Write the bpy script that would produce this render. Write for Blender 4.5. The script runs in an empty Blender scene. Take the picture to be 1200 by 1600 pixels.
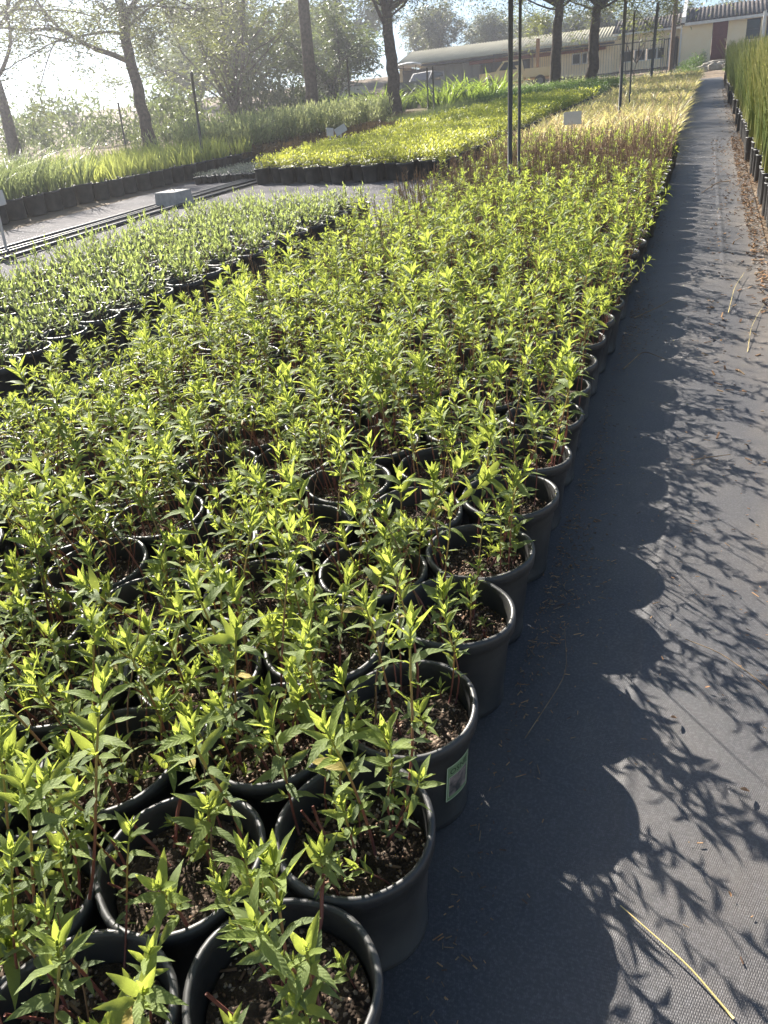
import bpy, math, random
import numpy as np
from mathutils import Matrix, Vector
R_ = math.radians
PI = math.pi
sc = bpy.context.scene
COL = sc.collection
S = 0.1127                       # the nursery lies on an even slope that climbs along +Y
SLOPE = math.atan(S)
def gz(x, y):
    return S * y + (0.002 * (min(y, 75) - 45) ** 2 if y > 45 else 0.0) - (S * (y - 75) if y > 75 else 0.0)

# ------------------------------------------------------------------ camera
cam_d = bpy.data.cameras.new('camera')
cam = bpy.data.objects.new('camera', cam_d); COL.objects.link(cam)
def _n(v): return v / np.linalg.norm(v)
_up = -_n(np.array([180., 2800., 1200.])); _p = _n(np.array([515., -730., 1200.]))
_Y = _n(_p - (_p @ _up) * _up); _X = np.cross(_Y, _up)
_W = np.array([_X, _Y, _up])
cam.matrix_world = Matrix(((_W[0, 0], -_W[0, 1], -_W[0, 2], 0), (_W[1, 0], -_W[1, 1], -_W[1, 2], 0),
                           (_W[2, 0], -_W[2, 1], -_W[2, 2], 1.4), (0, 0, 0, 1)))
cam_d.sensor_fit = 'VERTICAL'; cam_d.sensor_height = 24; cam_d.lens = 18
cam_d.clip_start = 0.05; cam_d.clip_end = 1500
sc.camera = cam

# ------------------------------------------------------------------ sky, sun, exposure
SUN_EL, SUN_AZ = R_(35), R_(-50)           # azimuth from +Y, negative towards -X
w = bpy.data.worlds.new('World'); sc.world = w; w.use_nodes = True
nt = w.node_tree; nt.nodes.clear()
sky = nt.nodes.new('ShaderNodeTexSky'); sky.sky_type = 'NISHITA'; sky.sun_disc = False
sky.sun_elevation = SUN_EL; sky.sun_rotation = SUN_AZ
sky.air_density = 1.0; sky.dust_density = 0.3; sky.ozone_density = 1.2
bg = nt.nodes.new('ShaderNodeBackground'); bg.inputs[1].default_value = 0.05
out = nt.nodes.new('ShaderNodeOutputWorld')
nt.links.new(sky.outputs[0], bg.inputs[0]); nt.links.new(bg.outputs[0], out.inputs[0])
sd = bpy.data.lights.new('sun', 'SUN'); sd.energy = 5.0; sd.angle = R_(0.53); sd.color = (1.0, 0.94, 0.85)
sun = bpy.data.objects.new('sun', sd); COL.objects.link(sun)
sdir = Vector((math.sin(SUN_AZ) * math.cos(SUN_EL), math.cos(SUN_AZ) * math.cos(SUN_EL), math.sin(SUN_EL)))
sun.rotation_euler = sdir.to_track_quat('Z', 'Y').to_euler(); sun.location = sdir * 50
sc.view_settings.view_transform = 'Standard'; sc.view_settings.look = 'None'
sc.view_settings.exposure = 1.87; sc.view_settings.gamma = 1.0; sc.view_settings.use_curve_mapping = False
sc.render.engine = 'CYCLES'
sc.cycles.max_bounces = 8; sc.cycles.transparent_max_bounces = 8; sc.cycles.volume_bounces = 0
sc.cycles.sample_clamp_indirect = 6

rng = np.random.default_rng(7); random.seed(7)

# ------------------------------------------------------------------ helpers
def tag(o, label=None, cat=None, group=None, kind=None):
    if label: o['label'] = label
    if cat: o['category'] = cat
    if group: o['group'] = group
    if kind: o['kind'] = kind
    return o
def link(name, me, parent=None, mat=None):
    o = bpy.data.objects.new(name, me); COL.objects.link(o)
    if parent is not None: o.parent = parent
    if mat is not None: o.matrix_basis = mat
    return o
def npmesh(name, V, Fs, mats=(), midx=None, smooth=True, tone=None, uv=None):
    """V (n,3); Fs list of index arrays of one face size each; midx one array per face array."""
    me = bpy.data.meshes.new(name)
    V = np.asarray(V, np.float32)
    Fs = [np.asarray(f, np.int32) for f in Fs if len(f)]
    loops = np.concatenate([f.ravel() for f in Fs]) if Fs else np.zeros(0, np.int32)
    sizes = np.concatenate([np.full(len(f), f.shape[1], np.int32) for f in Fs])
    starts = np.concatenate([[0], np.cumsum(sizes)[:-1]]).astype(np.int32)
    me.vertices.add(len(V)); me.vertices.foreach_set('co', V.ravel())
    me.loops.add(len(loops)); me.loops.foreach_set('vertex_index', loops)
    me.polygons.add(len(sizes)); me.polygons.foreach_set('loop_start', starts)
    for m in mats: me.materials.append(m)
    if midx is not None:
        me.polygons.foreach_set('material_index', np.concatenate([np.asarray(m, np.int32) for m in midx]))
    me.polygons.foreach_set('use_smooth', np.full(len(sizes), smooth, bool))
    if tone is not None:
        a = me.attributes.new('tone', 'FLOAT', 'POINT'); a.data.foreach_set('value', np.asarray(tone, np.float32))
    if uv is not None:
        l = me.uv_layers.new(name='UVMap'); l.data.foreach_set('uv', np.asarray(uv, np.float32)[loops].ravel())
    me.update(calc_edges=True)
    return me
class MB:
    """collects quads/polygons with material slots into one mesh"""
    def __init__(s): s.v = []; s.f = {}; s.n = 0; s.t = []
    def add(s, V, F, mi=0, tone=0.5):
        V = np.asarray(V, float); F = np.asarray(F, int)
        s.v.append(V); s.t.append(np.broadcast_to(np.asarray(tone, float), (len(V),)))
        s.f.setdefault((F.shape[1], mi), []).append(F + s.n); s.n += len(V)
    def box(s, c, d, mi=0, rz=0.0, M=None):
        c = np.array(c, float); d = np.array(d, float) / 2
        P = np.array([[-1,-1,-1],[1,-1,-1],[1,1,-1],[-1,1,-1],[-1,-1,1],[1,-1,1],[1,1,1],[-1,1,1]], float) * d
        if rz:
            k, q = math.cos(rz), math.sin(rz); P = P @ np.array([[k, q, 0], [-q, k, 0], [0, 0, 1]])
        P = P + c
        if M is not None: P = P @ np.array(M.to_3x3()).T + np.array(M.translation)
        s.add(P, [[0,3,2,1],[4,5,6,7],[0,1,5,4],[1,2,6,5],[2,3,7,6],[3,0,4,7]], mi)
    def tube(s, pts, rad, sides=6, mi=0, tone=0.5, cap=True):
        pts = np.asarray(pts, float); n = len(pts)
        rad = np.broadcast_to(np.asarray(rad, float), (n,))
        T = np.gradient(pts, axis=0); T /= np.linalg.norm(T, axis=1)[:, None] + 1e-9
        ref = np.array([0.3, 0.9, 0.1]) if abs(T[0] @ np.array([0, 0, 1])) > .7 else np.array([0, 0, 1.])
        a = np.cross(T, ref); a /= np.linalg.norm(a, axis=1)[:, None] + 1e-9; b = np.cross(T, a)
        th = np.linspace(0, 2 * PI, sides, endpoint=False)
        V = (pts[:, None] + rad[:, None, None] * (np.cos(th)[None, :, None] * a[:, None] + np.sin(th)[None, :, None] * b[:, None])).reshape(-1, 3)
        i = np.arange(n - 1)[:, None] * sides + np.arange(sides)[None]; j = np.arange(n - 1)[:, None] * sides + (np.arange(sides)[None] + 1) % sides
        F = np.stack([i, i + sides, j + sides, j], -1).reshape(-1, 4)
        tn = np.broadcast_to(np.asarray(tone, float), (n,)).repeat(sides)
        s.add(V, F, mi, tn)
        if cap:
            s.f.setdefault((sides, mi), []).append(np.array([np.arange(sides) + s.n - sides]))
            s.f.setdefault((sides, mi), []).append(np.array([np.arange(sides)[::-1] + s.n - len(V)]))
    def lathe(s, prof, seg=24, mi=0, c=(0, 0, 0), capb=True, capt=False):
        prof = np.asarray(prof, float); th = np.linspace(0, 2 * PI, seg, endpoint=False)
        V = np.stack([prof[:, None, 0] * np.cos(th), prof[:, None, 0] * np.sin(th), np.broadcast_to(prof[:, None, 1], (len(prof), seg))], -1).reshape(-1, 3) + np.array(c)
        n = len(prof); i = np.arange(n - 1)[:, None] * seg + np.arange(seg)[None]; j = np.arange(n - 1)[:, None] * seg + (np.arange(seg)[None] + 1) % seg
        s.add(V, np.stack([i, j, j + seg, i + seg], -1).reshape(-1, 4), mi)
        if capb: s.f.setdefault((seg, mi), []).append(np.array([np.arange(seg)[::-1] + s.n - len(V)]))
        if capt: s.f.setdefault((seg, mi), []).append(np.array([np.arange(seg) + s.n - seg]))
    def mesh(s, name, mats, smooth=True):
        Fs, mi = [], []
        for (k, m), l in s.f.items():
            a = np.concatenate(l); Fs.append(a); mi.append(np.full(len(a), m))
        return npmesh(name, np.concatenate(s.v), Fs, mats, mi, smooth, np.concatenate(s.t))
    def build(s, name, mats, parent=None, mat=None, smooth=False):
        if not isinstance(mats, (list, tuple)): mats = [mats]
        return link(name, s.mesh(name, mats, smooth), parent, mat)
def empty(name, x, y, z=None, rz=0.0, tilt=False, **kw):
    o = bpy.data.objects.new(name, None); COL.objects.link(o); o.empty_display_size = 0.1
    o.matrix_basis = Matrix.Translation((x, y, gz(x, y) if z is None else z)) @ (Matrix.Rotation(SLOPE, 4, 'X') if tilt else Matrix()) @ Matrix.Rotation(rz, 4, 'Z')
    tag(o, **kw); return o
def spread(TV, TF, M, tone=None, tt=None):
    """instances of template TV,TF under matrices M (n,4,4) -> V, F, tone"""
    n = len(M); k = len(TV)
    V = (np.einsum('nij,kj->nki', M[:, :3, :3], TV) + M[:, None, :3, 3]).reshape(-1, 3)
    F = (TF[None] + (np.arange(n) * k)[:, None, None]).reshape(-1, TF.shape[1])
    t = np.repeat(np.full(n, .5) if tone is None else tone, k)
    return V, F, t
ORD = 'first second third fourth fifth sixth seventh eighth ninth tenth eleventh twelfth thirteenth fourteenth fifteenth sixteenth seventeenth eighteenth nineteenth twentieth'.split()
TENS = {2: 'twenty', 3: 'thirty', 4: 'forty', 5: 'fifty', 6: 'sixty', 7: 'seventy', 8: 'eighty', 9: 'ninety'}
TH = {20: 'twentieth', 30: 'thirtieth', 40: 'fortieth', 50: 'fiftieth', 60: 'sixtieth', 70: 'seventieth', 80: 'eightieth', 90: 'ninetieth'}
def ordn(i):
    i += 1
    if i <= 20: return ORD[i - 1]
    if i > 99: return ordn(i - 101) + ' past hundred'
    return TH[i] if i % 10 == 0 else TENS[i // 10] + '-' + ORD[i % 10 - 1]

# ------------------------------------------------------------------ materials
def mat(name, color, rough=0.6, spec=0.3, metal=0.0, c2=None, scale=8.0, bump=0.0, detail=4.0, rnd=0.0, bscale=None, dist=0.01):
    m = bpy.data.materials.new(name); m.use_nodes = True; t = m.node_tree; b = t.nodes['Principled BSDF']
    b.inputs['Roughness'].default_value = rough; b.inputs['Specular IOR Level'].default_value = spec; b.inputs['Metallic'].default_value = metal
    b.inputs['Base Color'].default_value = (*color, 1)
    L = t.links.new
    if c2 is not None or bump:
        tc = t.nodes.new('ShaderNodeTexCoord'); nz = t.nodes.new('ShaderNodeTexNoise'); nz.inputs['Scale'].default_value = scale; nz.inputs['Detail'].default_value = detail
        L(tc.outputs['Object'], nz.inputs['Vector'])
    if c2 is not None:
        r = t.nodes.new('ShaderNodeMapRange'); r.inputs[1].default_value = .35; r.inputs[2].default_value = .65; L(nz.outputs[0], r.inputs[0])
        mx = t.nodes.new('ShaderNodeMix'); mx.data_type = 'RGBA'; mx.inputs[6].default_value = (*color, 1); mx.inputs[7].default_value = (*c2, 1)
        f = r.outputs[0]
        if rnd:
            oi = t.nodes.new('ShaderNodeObjectInfo'); ad = t.nodes.new('ShaderNodeMath'); ad.operation = 'MULTIPLY_ADD'
            L(oi.outputs['Random'], ad.inputs[0]); ad.inputs[1].default_value = rnd; L(f, ad.inputs[2]); f = ad.outputs[0]
        L(f, mx.inputs[0]); L(mx.outputs[2], b.inputs['Base Color'])
    if bump:
        n2 = nz
        if bscale:
            n2 = t.nodes.new('ShaderNodeTexNoise'); n2.inputs['Scale'].default_value = bscale; n2.inputs['Detail'].default_value = detail; L(tc.outputs['Object'], n2.inputs['Vector'])
        bp = t.nodes.new('ShaderNodeBump'); bp.inputs['Strength'].default_value = bump; bp.inputs['Distance'].default_value = dist
        L(n2.outputs[0], bp.inputs['Height']); L(bp.outputs[0], b.inputs['Normal'])
    return m
def leafmat(name, c0, c1, trans, tfac=0.45, rough=0.45, spec=0.35, rnd=0.35, veins=False, dry=None):
    """c0 at tone 0, c1 at tone 1 (leaf's own age colour), translucent blade"""
    m = bpy.data.materials.new(name); m.use_nodes = True; t = m.node_tree; b = t.nodes['Principled BSDF']; L = t.links.new
    o = t.nodes['Material Output']
    a = t.nodes.new('ShaderNodeAttribute'); a.attribute_name = 'tone'
    oi = t.nodes.new('ShaderNodeObjectInfo')
    ad = t.nodes.new('ShaderNodeMath'); ad.operation = 'MULTIPLY_ADD'; ad.inputs[1].default_value = rnd; L(oi.outputs['Random'], ad.inputs[0]); L(a.outputs['Fac'], ad.inputs[2])
    sb = t.nodes.new('ShaderNodeMath'); sb.operation = 'SUBTRACT'; sb.inputs[1].default_value = rnd / 2; sb.use_clamp = True; L(ad.outputs[0], sb.inputs[0])
    mx = t.nodes.new('ShaderNodeMix'); mx.data_type = 'RGBA'; mx.inputs[6].default_value = (*c0, 1); mx.inputs[7].default_value = (*c1, 1); L(sb.outputs[0], mx.inputs[0])
    col = mx.outputs[2]
    mt = t.nodes.new('ShaderNodeMix'); mt.data_type = 'RGBA'; mt.inputs[6].default_value = tuple(x * .55 for x in trans) + (1,); mt.inputs[7].default_value = (*trans, 1); L(sb.outputs[0], mt.inputs[0])
    tcol = mt.outputs[2]
    if dry is not None:      # leaves with a tone above 1.5 are withered
        gt = t.nodes.new('ShaderNodeMath'); gt.operation = 'GREATER_THAN'; gt.inputs[1].default_value = 1.5; L(a.outputs['Fac'], gt.inputs[0])
        for k in range(2):
            m3 = t.nodes.new('ShaderNodeMix'); m3.data_type = 'RGBA'; L(gt.outputs[0], m3.inputs[0]); L((col, tcol)[k], m3.inputs[6]); m3.inputs[7].default_value = (*dry, 1)
            if k == 0: col = m3.outputs[2]
            else: tcol = m3.outputs[2]
    L(col, b.inputs['Base Color'])
    b.inputs['Roughness'].default_value = rough; b.inputs['Specular IOR Level'].default_value = spec
    tr = t.nodes.new('ShaderNodeBsdfTranslucent'); L(tcol, tr.inputs[0])
    ms = t.nodes.new('ShaderNodeMixShader'); ms.inputs[0].default_value = tfac; L(b.outputs[0], ms.inputs[1]); L(tr.outputs[0], ms.inputs[2]); L(ms.outputs[0], o.inputs[0])
    if veins:
        tcx = t.nodes.new('ShaderNodeTexCoord'); nzx = t.nodes.new('ShaderNodeTexNoise'); nzx.inputs['Scale'].default_value = 70; nzx.inputs['Detail'].default_value = 3; L(tcx.outputs['Object'], nzx.inputs[0])
        mr = t.nodes.new('ShaderNodeMapRange'); mr.inputs[3].default_value = -.45; mr.inputs[4].default_value = .45; L(nzx.outputs[0], mr.inputs[0]); ax_ = t.nodes.new('ShaderNodeMath'); ax_.operation = 'ADD'; L(ad.outputs[0], ax_.inputs[0]); L(mr.outputs[0], ax_.inputs[1]); L(ax_.outputs[0], sb.inputs[0])
        uv = t.nodes.new('ShaderNodeUVMap'); uv.uv_map = 'UVMap'; sp = t.nodes.new('ShaderNodeSeparateXYZ'); L(uv.outputs[0], sp.inputs[0])
        ab = t.nodes.new('ShaderNodeMath'); ab.operation = 'ABSOLUTE'; L(sp.outputs[0], ab.inputs[0])
        k = t.nodes.new('ShaderNodeMath'); k.operation = 'MULTIPLY_ADD'; k.inputs[1].default_value = -0.22; L(ab.outputs[0], k.inputs[0]); L(sp.outputs[1], k.inputs[2])
        k2 = t.nodes.new('ShaderNodeMath'); k2.operation = 'MULTIPLY'; k2.inputs[1].default_value = 50.0; L(k.outputs[0], k2.inputs[0])
        sn = t.nodes.new('ShaderNodeMath'); sn.operation = 'SINE'; L(k2.outputs[0], sn.inputs[0])
        mid = t.nodes.new('ShaderNodeMapRange'); mid.inputs[1].default_value = 0.0; mid.inputs[2].default_value = 0.14; mid.inputs[3].default_value = -1.5; mid.inputs[4].default_value = 0.0; L(ab.outputs[0], mid.inputs[0])
        hs = t.nodes.new('ShaderNodeMath'); hs.operation = 'ADD'; L(sn.outputs[0], hs.inputs[0]); L(mid.outputs[0], hs.inputs[1])
        bp = t.nodes.new('ShaderNodeBump'); bp.inputs['Strength'].default_value = .22; bp.inputs['Distance'].default_value = .0012
        L(hs.outputs[0], bp.inputs['Height']); L(bp.outputs[0], b.inputs['Normal'])
    return m

M = {}
M['pot'] = mat('black_plastic', (.016, .017, .019), rough=.48, spec=.5, c2=(.055, .053, .05), scale=7, bump=.15, dist=.002, rnd=.15, bscale=40, detail=7)
M['mint'] = leafmat('mint_leaf', (.14, .185, .09), (.23, .295, .075), (.48, .55, .09), .5, veins=True, rough=.62, spec=.22, dry=(.42, .34, .10))
M['slender'] = leafmat('slender_leaf', (.145, .19, .085), (.235, .295, .115), (.44, .52, .14), .46, rough=.6, spec=.22, dry=(.3, .22, .1))
M['gold'] = leafmat('golden_blade', (.42, .40, .14), (.74, .66, .29), (.82, .74, .28), .45, dry=(.50, .38, .22))
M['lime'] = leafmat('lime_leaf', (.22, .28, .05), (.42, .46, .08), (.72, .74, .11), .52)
M['ygrass'] = leafmat('yellow_green_blade', (.14, .19, .05), (.25, .29, .09), (.52, .56, .13), .46)
M['reed'] = leafmat('reed_blade', (.10, .14, .06), (.17, .21, .10), (.36, .42, .15), .42)
M['willow'] = leafmat('willowy_leaf', (.20, .23, .12), (.31, .34, .18), (.50, .54, .22), .46, rough=.6, spec=.2)
M['dark'] = leafmat('dark_green_leaf', (.035, .075, .025), (.07, .13, .035), (.20, .32, .05), .4)
M['strap'] = leafmat('strap_leaf', (.05, .10, .025), (.12, .19, .04), (.34, .46, .06), .45, spec=.5, rough=.35)
M['rust'] = leafmat('rust_leaf', (.07, .045, .03), (.13, .10, .05), (.22, .14, .06), .3)
M['silver'] = leafmat('silver_leaf', (.20, .22, .18), (.30, .32, .27), (.3, .33, .2), .25)
M['restio'] = leafmat('restio_stem', (.20, .27, .09), (.38, .32, .15), (.46, .50, .16), .45)
M['tree1'] = leafmat('tree_leaf', (.05, .07, .03), (.10, .12, .045), (.30, .33, .09), .42)
M['tree2'] = leafmat('gum_leaf', (.05, .065, .035), (.11, .11, .06), (.20, .22, .08), .35)
M['tree3'] = leafmat('fresh_leaf', (.10, .18, .03), (.20, .28, .04), (.5, .62, .06), .5)
M['bush'] = leafmat('bush_leaf', (.04, .065, .03), (.09, .12, .05), (.24, .30, .08), .36)
M['bark'] = mat('bark', (.055, .042, .034), .9, .1, c2=(.115, .09, .07), scale=9, bump=.9, dist=.03, bscale=14)
M['twig'] = mat('dry_twig', (.16, .10, .06), .8, .2, c2=(.30, .21, .12), scale=20)
M['brownstem'] = mat('brown_stem', (.12, .07, .045), .7, .2, c2=(.26, .17, .10), scale=9)
M['straw'] = mat('straw', (.50, .38, .15), .6, .3, c2=(.62, .5, .2), scale=20)
M['dryleaf'] = mat('dry_leaf', (.26, .13, .06), .7, .2, c2=(.42, .26, .13), scale=40)
M['steel'] = mat('painted_steel', (.035, .037, .036), .5, .5, c2=(.07, .06, .05), scale=12, bump=.1)
M['wood'] = mat('weathered_wood', (.13, .085, .06), .85, .15, c2=(.2, .14, .10), scale=8, bump=.4)
M['concrete'] = mat('concrete', (.30, .29, .27), .9, .2, c2=(.40, .38, .35), scale=14, bump=.35, bscale=80, dist=.004)
M['cream'] = mat('cream_plaster', (.84, .71, .48), .9, .15, c2=(.86, .75, .54), scale=2.0, bump=.15, bscale=40)
M['creamboard'] = mat('cream_boarding', (.80, .64, .38), .8, .2, c2=(.82, .68, .44), scale=3)
M['white'] = mat('white_paint', (.72, .71, .68), .6, .3, c2=(.62, .61, .58), scale=5)
M['tinroof'] = mat('khaki_roof_sheet', (.40, .35, .22), .6, .3, c2=(.46, .41, .27), scale=1.5)
M['asbestos'] = mat('grey_brown_roof_sheet', (.075, .06, .055), .9, .15, c2=(.17, .145, .125), scale=3, bump=.3)
M['grey'] = mat('grey_sheet_metal', (.20, .20, .21), .6, .4, c2=(.25, .25, .25), scale=2)
M['darkgrey'] = mat('dark_sheet_metal', (.05, .05, .055), .6, .35, c2=(.08, .075, .07), scale=2)
M['red'] = mat('red_door_paint', (.13, .03, .025), .6, .35, c2=(.17, .045, .04), scale=5)
M['rust_red'] = mat('red_oxide_beam', (.22, .07, .04), .8, .2)
M['glass'] = mat('window_glass', (.03, .035, .04), .08, .6)
M['rubber'] = mat('tyre_rubber', (.02, .02, .02), .85, .2)
M['brass'] = mat('handle_metal', (.5, .42, .25), .35, .5, metal=.8)
M['sign'] = mat('sign_board', (.52, .47, .42), .7, .3, c2=(.60, .55, .49), scale=8)
M['stone'] = mat('step_stone', (.28, .25, .2), .9, .2, c2=(.42, .38, .32), scale=6, bump=.5)
M['hill'] = mat('far_hill', (.05, .075, .05), .95, .1, c2=(.09, .11, .07), scale=.2)

def stem_mat():
    m = bpy.data.materials.new('mint_stem'); m.use_nodes = True; t = m.node_tree; b = t.nodes['Principled BSDF']; L = t.links.new
    a = t.nodes.new('ShaderNodeAttribute'); a.attribute_name = 'tone'
    cr = t.nodes.new('ShaderNodeValToRGB'); e = cr.color_ramp.elements
    e[0].position = 0; e[0].color = (.10, .03, .03, 1); e[1].position = 1; e[1].color = (.24, .30, .05, 1)
    k = e.new(.45); k.color = (.22, .075, .05, 1); k = e.new(.75); k.color = (.32, .22, .06, 1)
    L(a.outputs['Fac'], cr.inputs[0]); L(cr.outputs[0], b.inputs['Base Color']); b.inputs['Roughness'].default_value = .5
    return m
M['stem'] = stem_mat()

def soil_mat():
    m = bpy.data.materials.new('potting_soil'); m.use_nodes = True; t = m.node_tree; b = t.nodes['Principled BSDF']; L = t.links.new
    tc = t.nodes.new('ShaderNodeTexCoord')
    nz = t.nodes.new('ShaderNodeTexNoise'); nz.inputs['Scale'].default_value = 40; nz.inputs['Detail'].default_value = 6; L(tc.outputs['Object'], nz.inputs[0])
    cr = t.nodes.new('ShaderNodeValToRGB'); e = cr.color_ramp.elements; e[0].position = .3; e[0].color = (.022, .016, .012, 1); e[1].position = .75; e[1].color = (.085, .06, .043, 1); L(nz.outputs[0], cr.inputs[0])
    vo = t.nodes.new('ShaderNodeTexVoronoi'); vo.inputs['Scale'].default_value = 150; L(tc.outputs['Object'], vo.inputs[0])
    sp = t.nodes.new('ShaderNodeSeparateColor'); L(vo.outputs['Color'], sp.inputs[0])
    gt = t.nodes.new('ShaderNodeMath'); gt.operation = 'GREATER_THAN'; gt.inputs[1].default_value = .93; L(sp.outputs[0], gt.inputs[0])
    mx = t.nodes.new('ShaderNodeMix'); mx.data_type = 'RGBA'; L(gt.outputs[0], mx.inputs[0]); L(cr.outputs[0], mx.inputs[6]); mx.inputs[7].default_value = (.26, .20, .15, 1); L(mx.outputs[2], b.inputs['Base Color'])
    b.inputs['Roughness'].default_value = .95; b.inputs['Specular IOR Level'].default_value = .15
    ad = t.nodes.new('ShaderNodeMath'); ad.operation = 'SUBTRACT'; L(nz.outputs[0], ad.inputs[0]); L(vo.outputs['Distance'], ad.inputs[1])
    bp = t.nodes.new('ShaderNodeBump'); bp.inputs['Strength'].default_value = .9; bp.inputs['Distance'].default_value = .006; L(ad.outputs[0], bp.inputs['Height']); L(bp.outputs[0], b.inputs['Normal'])
    return m
M['soil'] = soil_mat()

def cloth_mat(name, base, dusty, dust_amt, dust_edge=None, rough=.55, spec=.4):
    """woven ground cover: crossed tapes, pale flecks, dust lying in patches"""
    m = bpy.data.materials.new(name); m.use_nodes = True; t = m.node_tree; b = t.nodes['Principled BSDF']; L = t.links.new
    def N(k): return t.nodes.new(k)
    def MA(op, a, c, clamp=False):
        n = N('ShaderNodeMath'); n.operation = op; n.use_clamp = clamp
        for i, x in enumerate((a, c)):
            if x is None: continue
            if hasattr(x, 'links'): L(x, n.inputs[i])
            else: n.inputs[i].default_value = x
        return n.outputs[0]
    tc = N('ShaderNodeTexCoord'); sp = N('ShaderNodeSeparateXYZ'); L(tc.outputs['Object'], sp.inputs[0])
    wob = N('ShaderNodeTexNoise'); wob.inputs['Scale'].default_value = 25; L(tc.outputs['Object'], wob.inputs[0])
    fx, fy = 2 * PI / .0040, 2 * PI / .0056
    xs = MA('ADD', MA('MULTIPLY', sp.outputs[0], fx), MA('MULTIPLY', wob.outputs[0], 9.0)); ys = MA('ADD', MA('MULTIPLY', sp.outputs[1], fy), MA('MULTIPLY', wob.outputs[0], 11.0))
    row = MA('FLOOR', MA('DIVIDE', ys, 2 * PI), None)
    sx = MA('SINE', MA('ADD', xs, MA('MULTIPLY', row, PI)), None); sy = MA('ABSOLUTE', MA('SINE', MA('MULTIPLY', ys, .5), None), None)
    wv = MA('MULTIPLY', MA('MULTIPLY_ADD', sx, .5), sy)
    t.nodes[-1]
    wv = MA('MULTIPLY', MA('ADD', MA('MULTIPLY', sx, .5), .5), sy)
    fl = N('ShaderNodeTexNoise'); fl.inputs['Scale'].default_value = 160; fl.inputs['Detail'].default_value = 3; L(tc.outputs['Object'], fl.inputs[0])
    flk = N('ShaderNodeMapRange'); flk.inputs[1].default_value = .45; flk.inputs[2].default_value = .75; L(fl.outputs[0], flk.inputs[0])
    k = MA('MULTIPLY', MA('ADD', MA('MULTIPLY', wv, .55), .45), MA('ADD', MA('MULTIPLY', flk.outputs[0], 1.3), .12), True)
    mx = N('ShaderNodeMix'); mx.data_type = 'RGBA'; L(k, mx.inputs[0]); mx.inputs[6].default_value = (*[c * .75 for c in base], 1); mx.inputs[7].default_value = (*[c * 1.6 for c in base], 1)
    dn = N('ShaderNodeTexNoise'); dn.inputs['Scale'].default_value = 1.1; dn.inputs['Detail'].default_value = 7; dn.inputs['Roughness'].default_value = .65; L(tc.outputs['Object'], dn.inputs[0])
    dm = N('ShaderNodeMapRange'); dm.inputs[1].default_value = .42; dm.inputs[2].default_value = .78; L(dn.outputs[0], dm.inputs[0])
    amt = MA('MULTIPLY', dm.outputs[0], dust_amt)
    if dust_edge:
        em = N('ShaderNodeMapRange'); em.inputs[1].default_value = dust_edge[0]; em.inputs[2].default_value = dust_edge[1]; L(MA('ADD', sp.outputs[0], MA('MULTIPLY', dn.outputs[0], .35)), em.inputs[0])
        amt = MA('ADD', amt, MA('MULTIPLY', em.outputs[0], .75), True)
    m2 = N('ShaderNodeMix'); m2.data_type = 'RGBA'; L(amt, m2.inputs[0]); L(mx.outputs[2], m2.inputs[6]); m2.inputs[7].default_value = (*dusty, 1)
    L(m2.outputs[2], b.inputs['Base Color']); b.inputs['Roughness'].default_value = rough; b.inputs['Specular IOR Level'].default_value = spec
    bp = N('ShaderNodeBump'); bp.inputs['Strength'].default_value = .45; bp.inputs['Distance'].default_value = .0014; L(wv, bp.inputs['Height']); L(bp.outputs[0], b.inputs['Normal'])
    return m
M['cloth'] = cloth_mat('woven_ground_cloth', (.063, .061, .063), (.20, .165, .125), .34, (.42, .80))
M['cloth2'] = cloth_mat('dusty_glare_cloth', (.10, .096, .10), (.22, .195, .185), .6, None, .9, .12)  # dust, plus lens glare and grazing sheen put into the lane's lighter colours
M['earth'] = mat('bare_earth', (.15, .11, .075), .95, .1, c2=(.27, .21, .15), scale=1.3, bump=.6, bscale=18, dist=.02, detail=8)

# ------------------------------------------------------------------ ground and paths
def sheet(name, xs, ys, off, m, amp=0.0, label=None, crease=False):
    xs = np.asarray(xs); ys = np.asarray(ys); X, Y = np.meshgrid(xs, ys)
    Z = np.vectorize(gz)(X, Y) + off
    if amp:
        Z = Z + amp * (np.sin(X * 3.1 + np.sin(Y * 1.3) * 2) * np.sin(Y * 2.3 + X) + .6 * np.sin(Y * 7.7 + np.sin(X * 5)) * np.sin(X * 6.1))
    if crease:
        Z = Z + .004 * np.exp(-((X - .19 - .02 * np.sin(Y * .35)) / .016) ** 2) * np.clip((Y - 5.5) / 1.5, 0, 1) * np.clip((17 - Y) / 2, 0, 1)
        Z = Z + .004 * np.exp(-((Y - 3.1 - .3 * X - .05 * np.sin(X * 9)) / .03) ** 2) + .005 * np.exp(-((Y - 6.3 - .2 * X) / .04) ** 2) + .004 * np.exp(-((X + .02 - .02 * np.sin(Y * 3)) / .012) ** 2) * np.clip((4 - Y) / 2, 0, 1)
    V = np.stack([X, Y, Z], -1).reshape(-1, 3); nx = len(xs)
    i = (np.arange(len(ys) - 1)[:, None] * nx + np.arange(nx - 1)[None]).ravel()
    o = link(name, npmesh(name, V, [np.stack([i, i + 1, i + 1 + nx, i + nx], -1)], [m]))
    return tag(o, label=label, kind='structure')
yy = np.concatenate([[-40, -20, -10], np.arange(-5, 80, 1.0), np.arange(80, 200, 10), [220, 260, 300, 380]])
xx = np.concatenate([[-380, -260, -180, -120, -90, -70], np.arange(-60, 20, 2.0), [20, 30, 50, 80, 140, 250]])
sheet('ground', xx, yy, 0, M['earth'], label='brown earth of the nursery slope')
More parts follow.
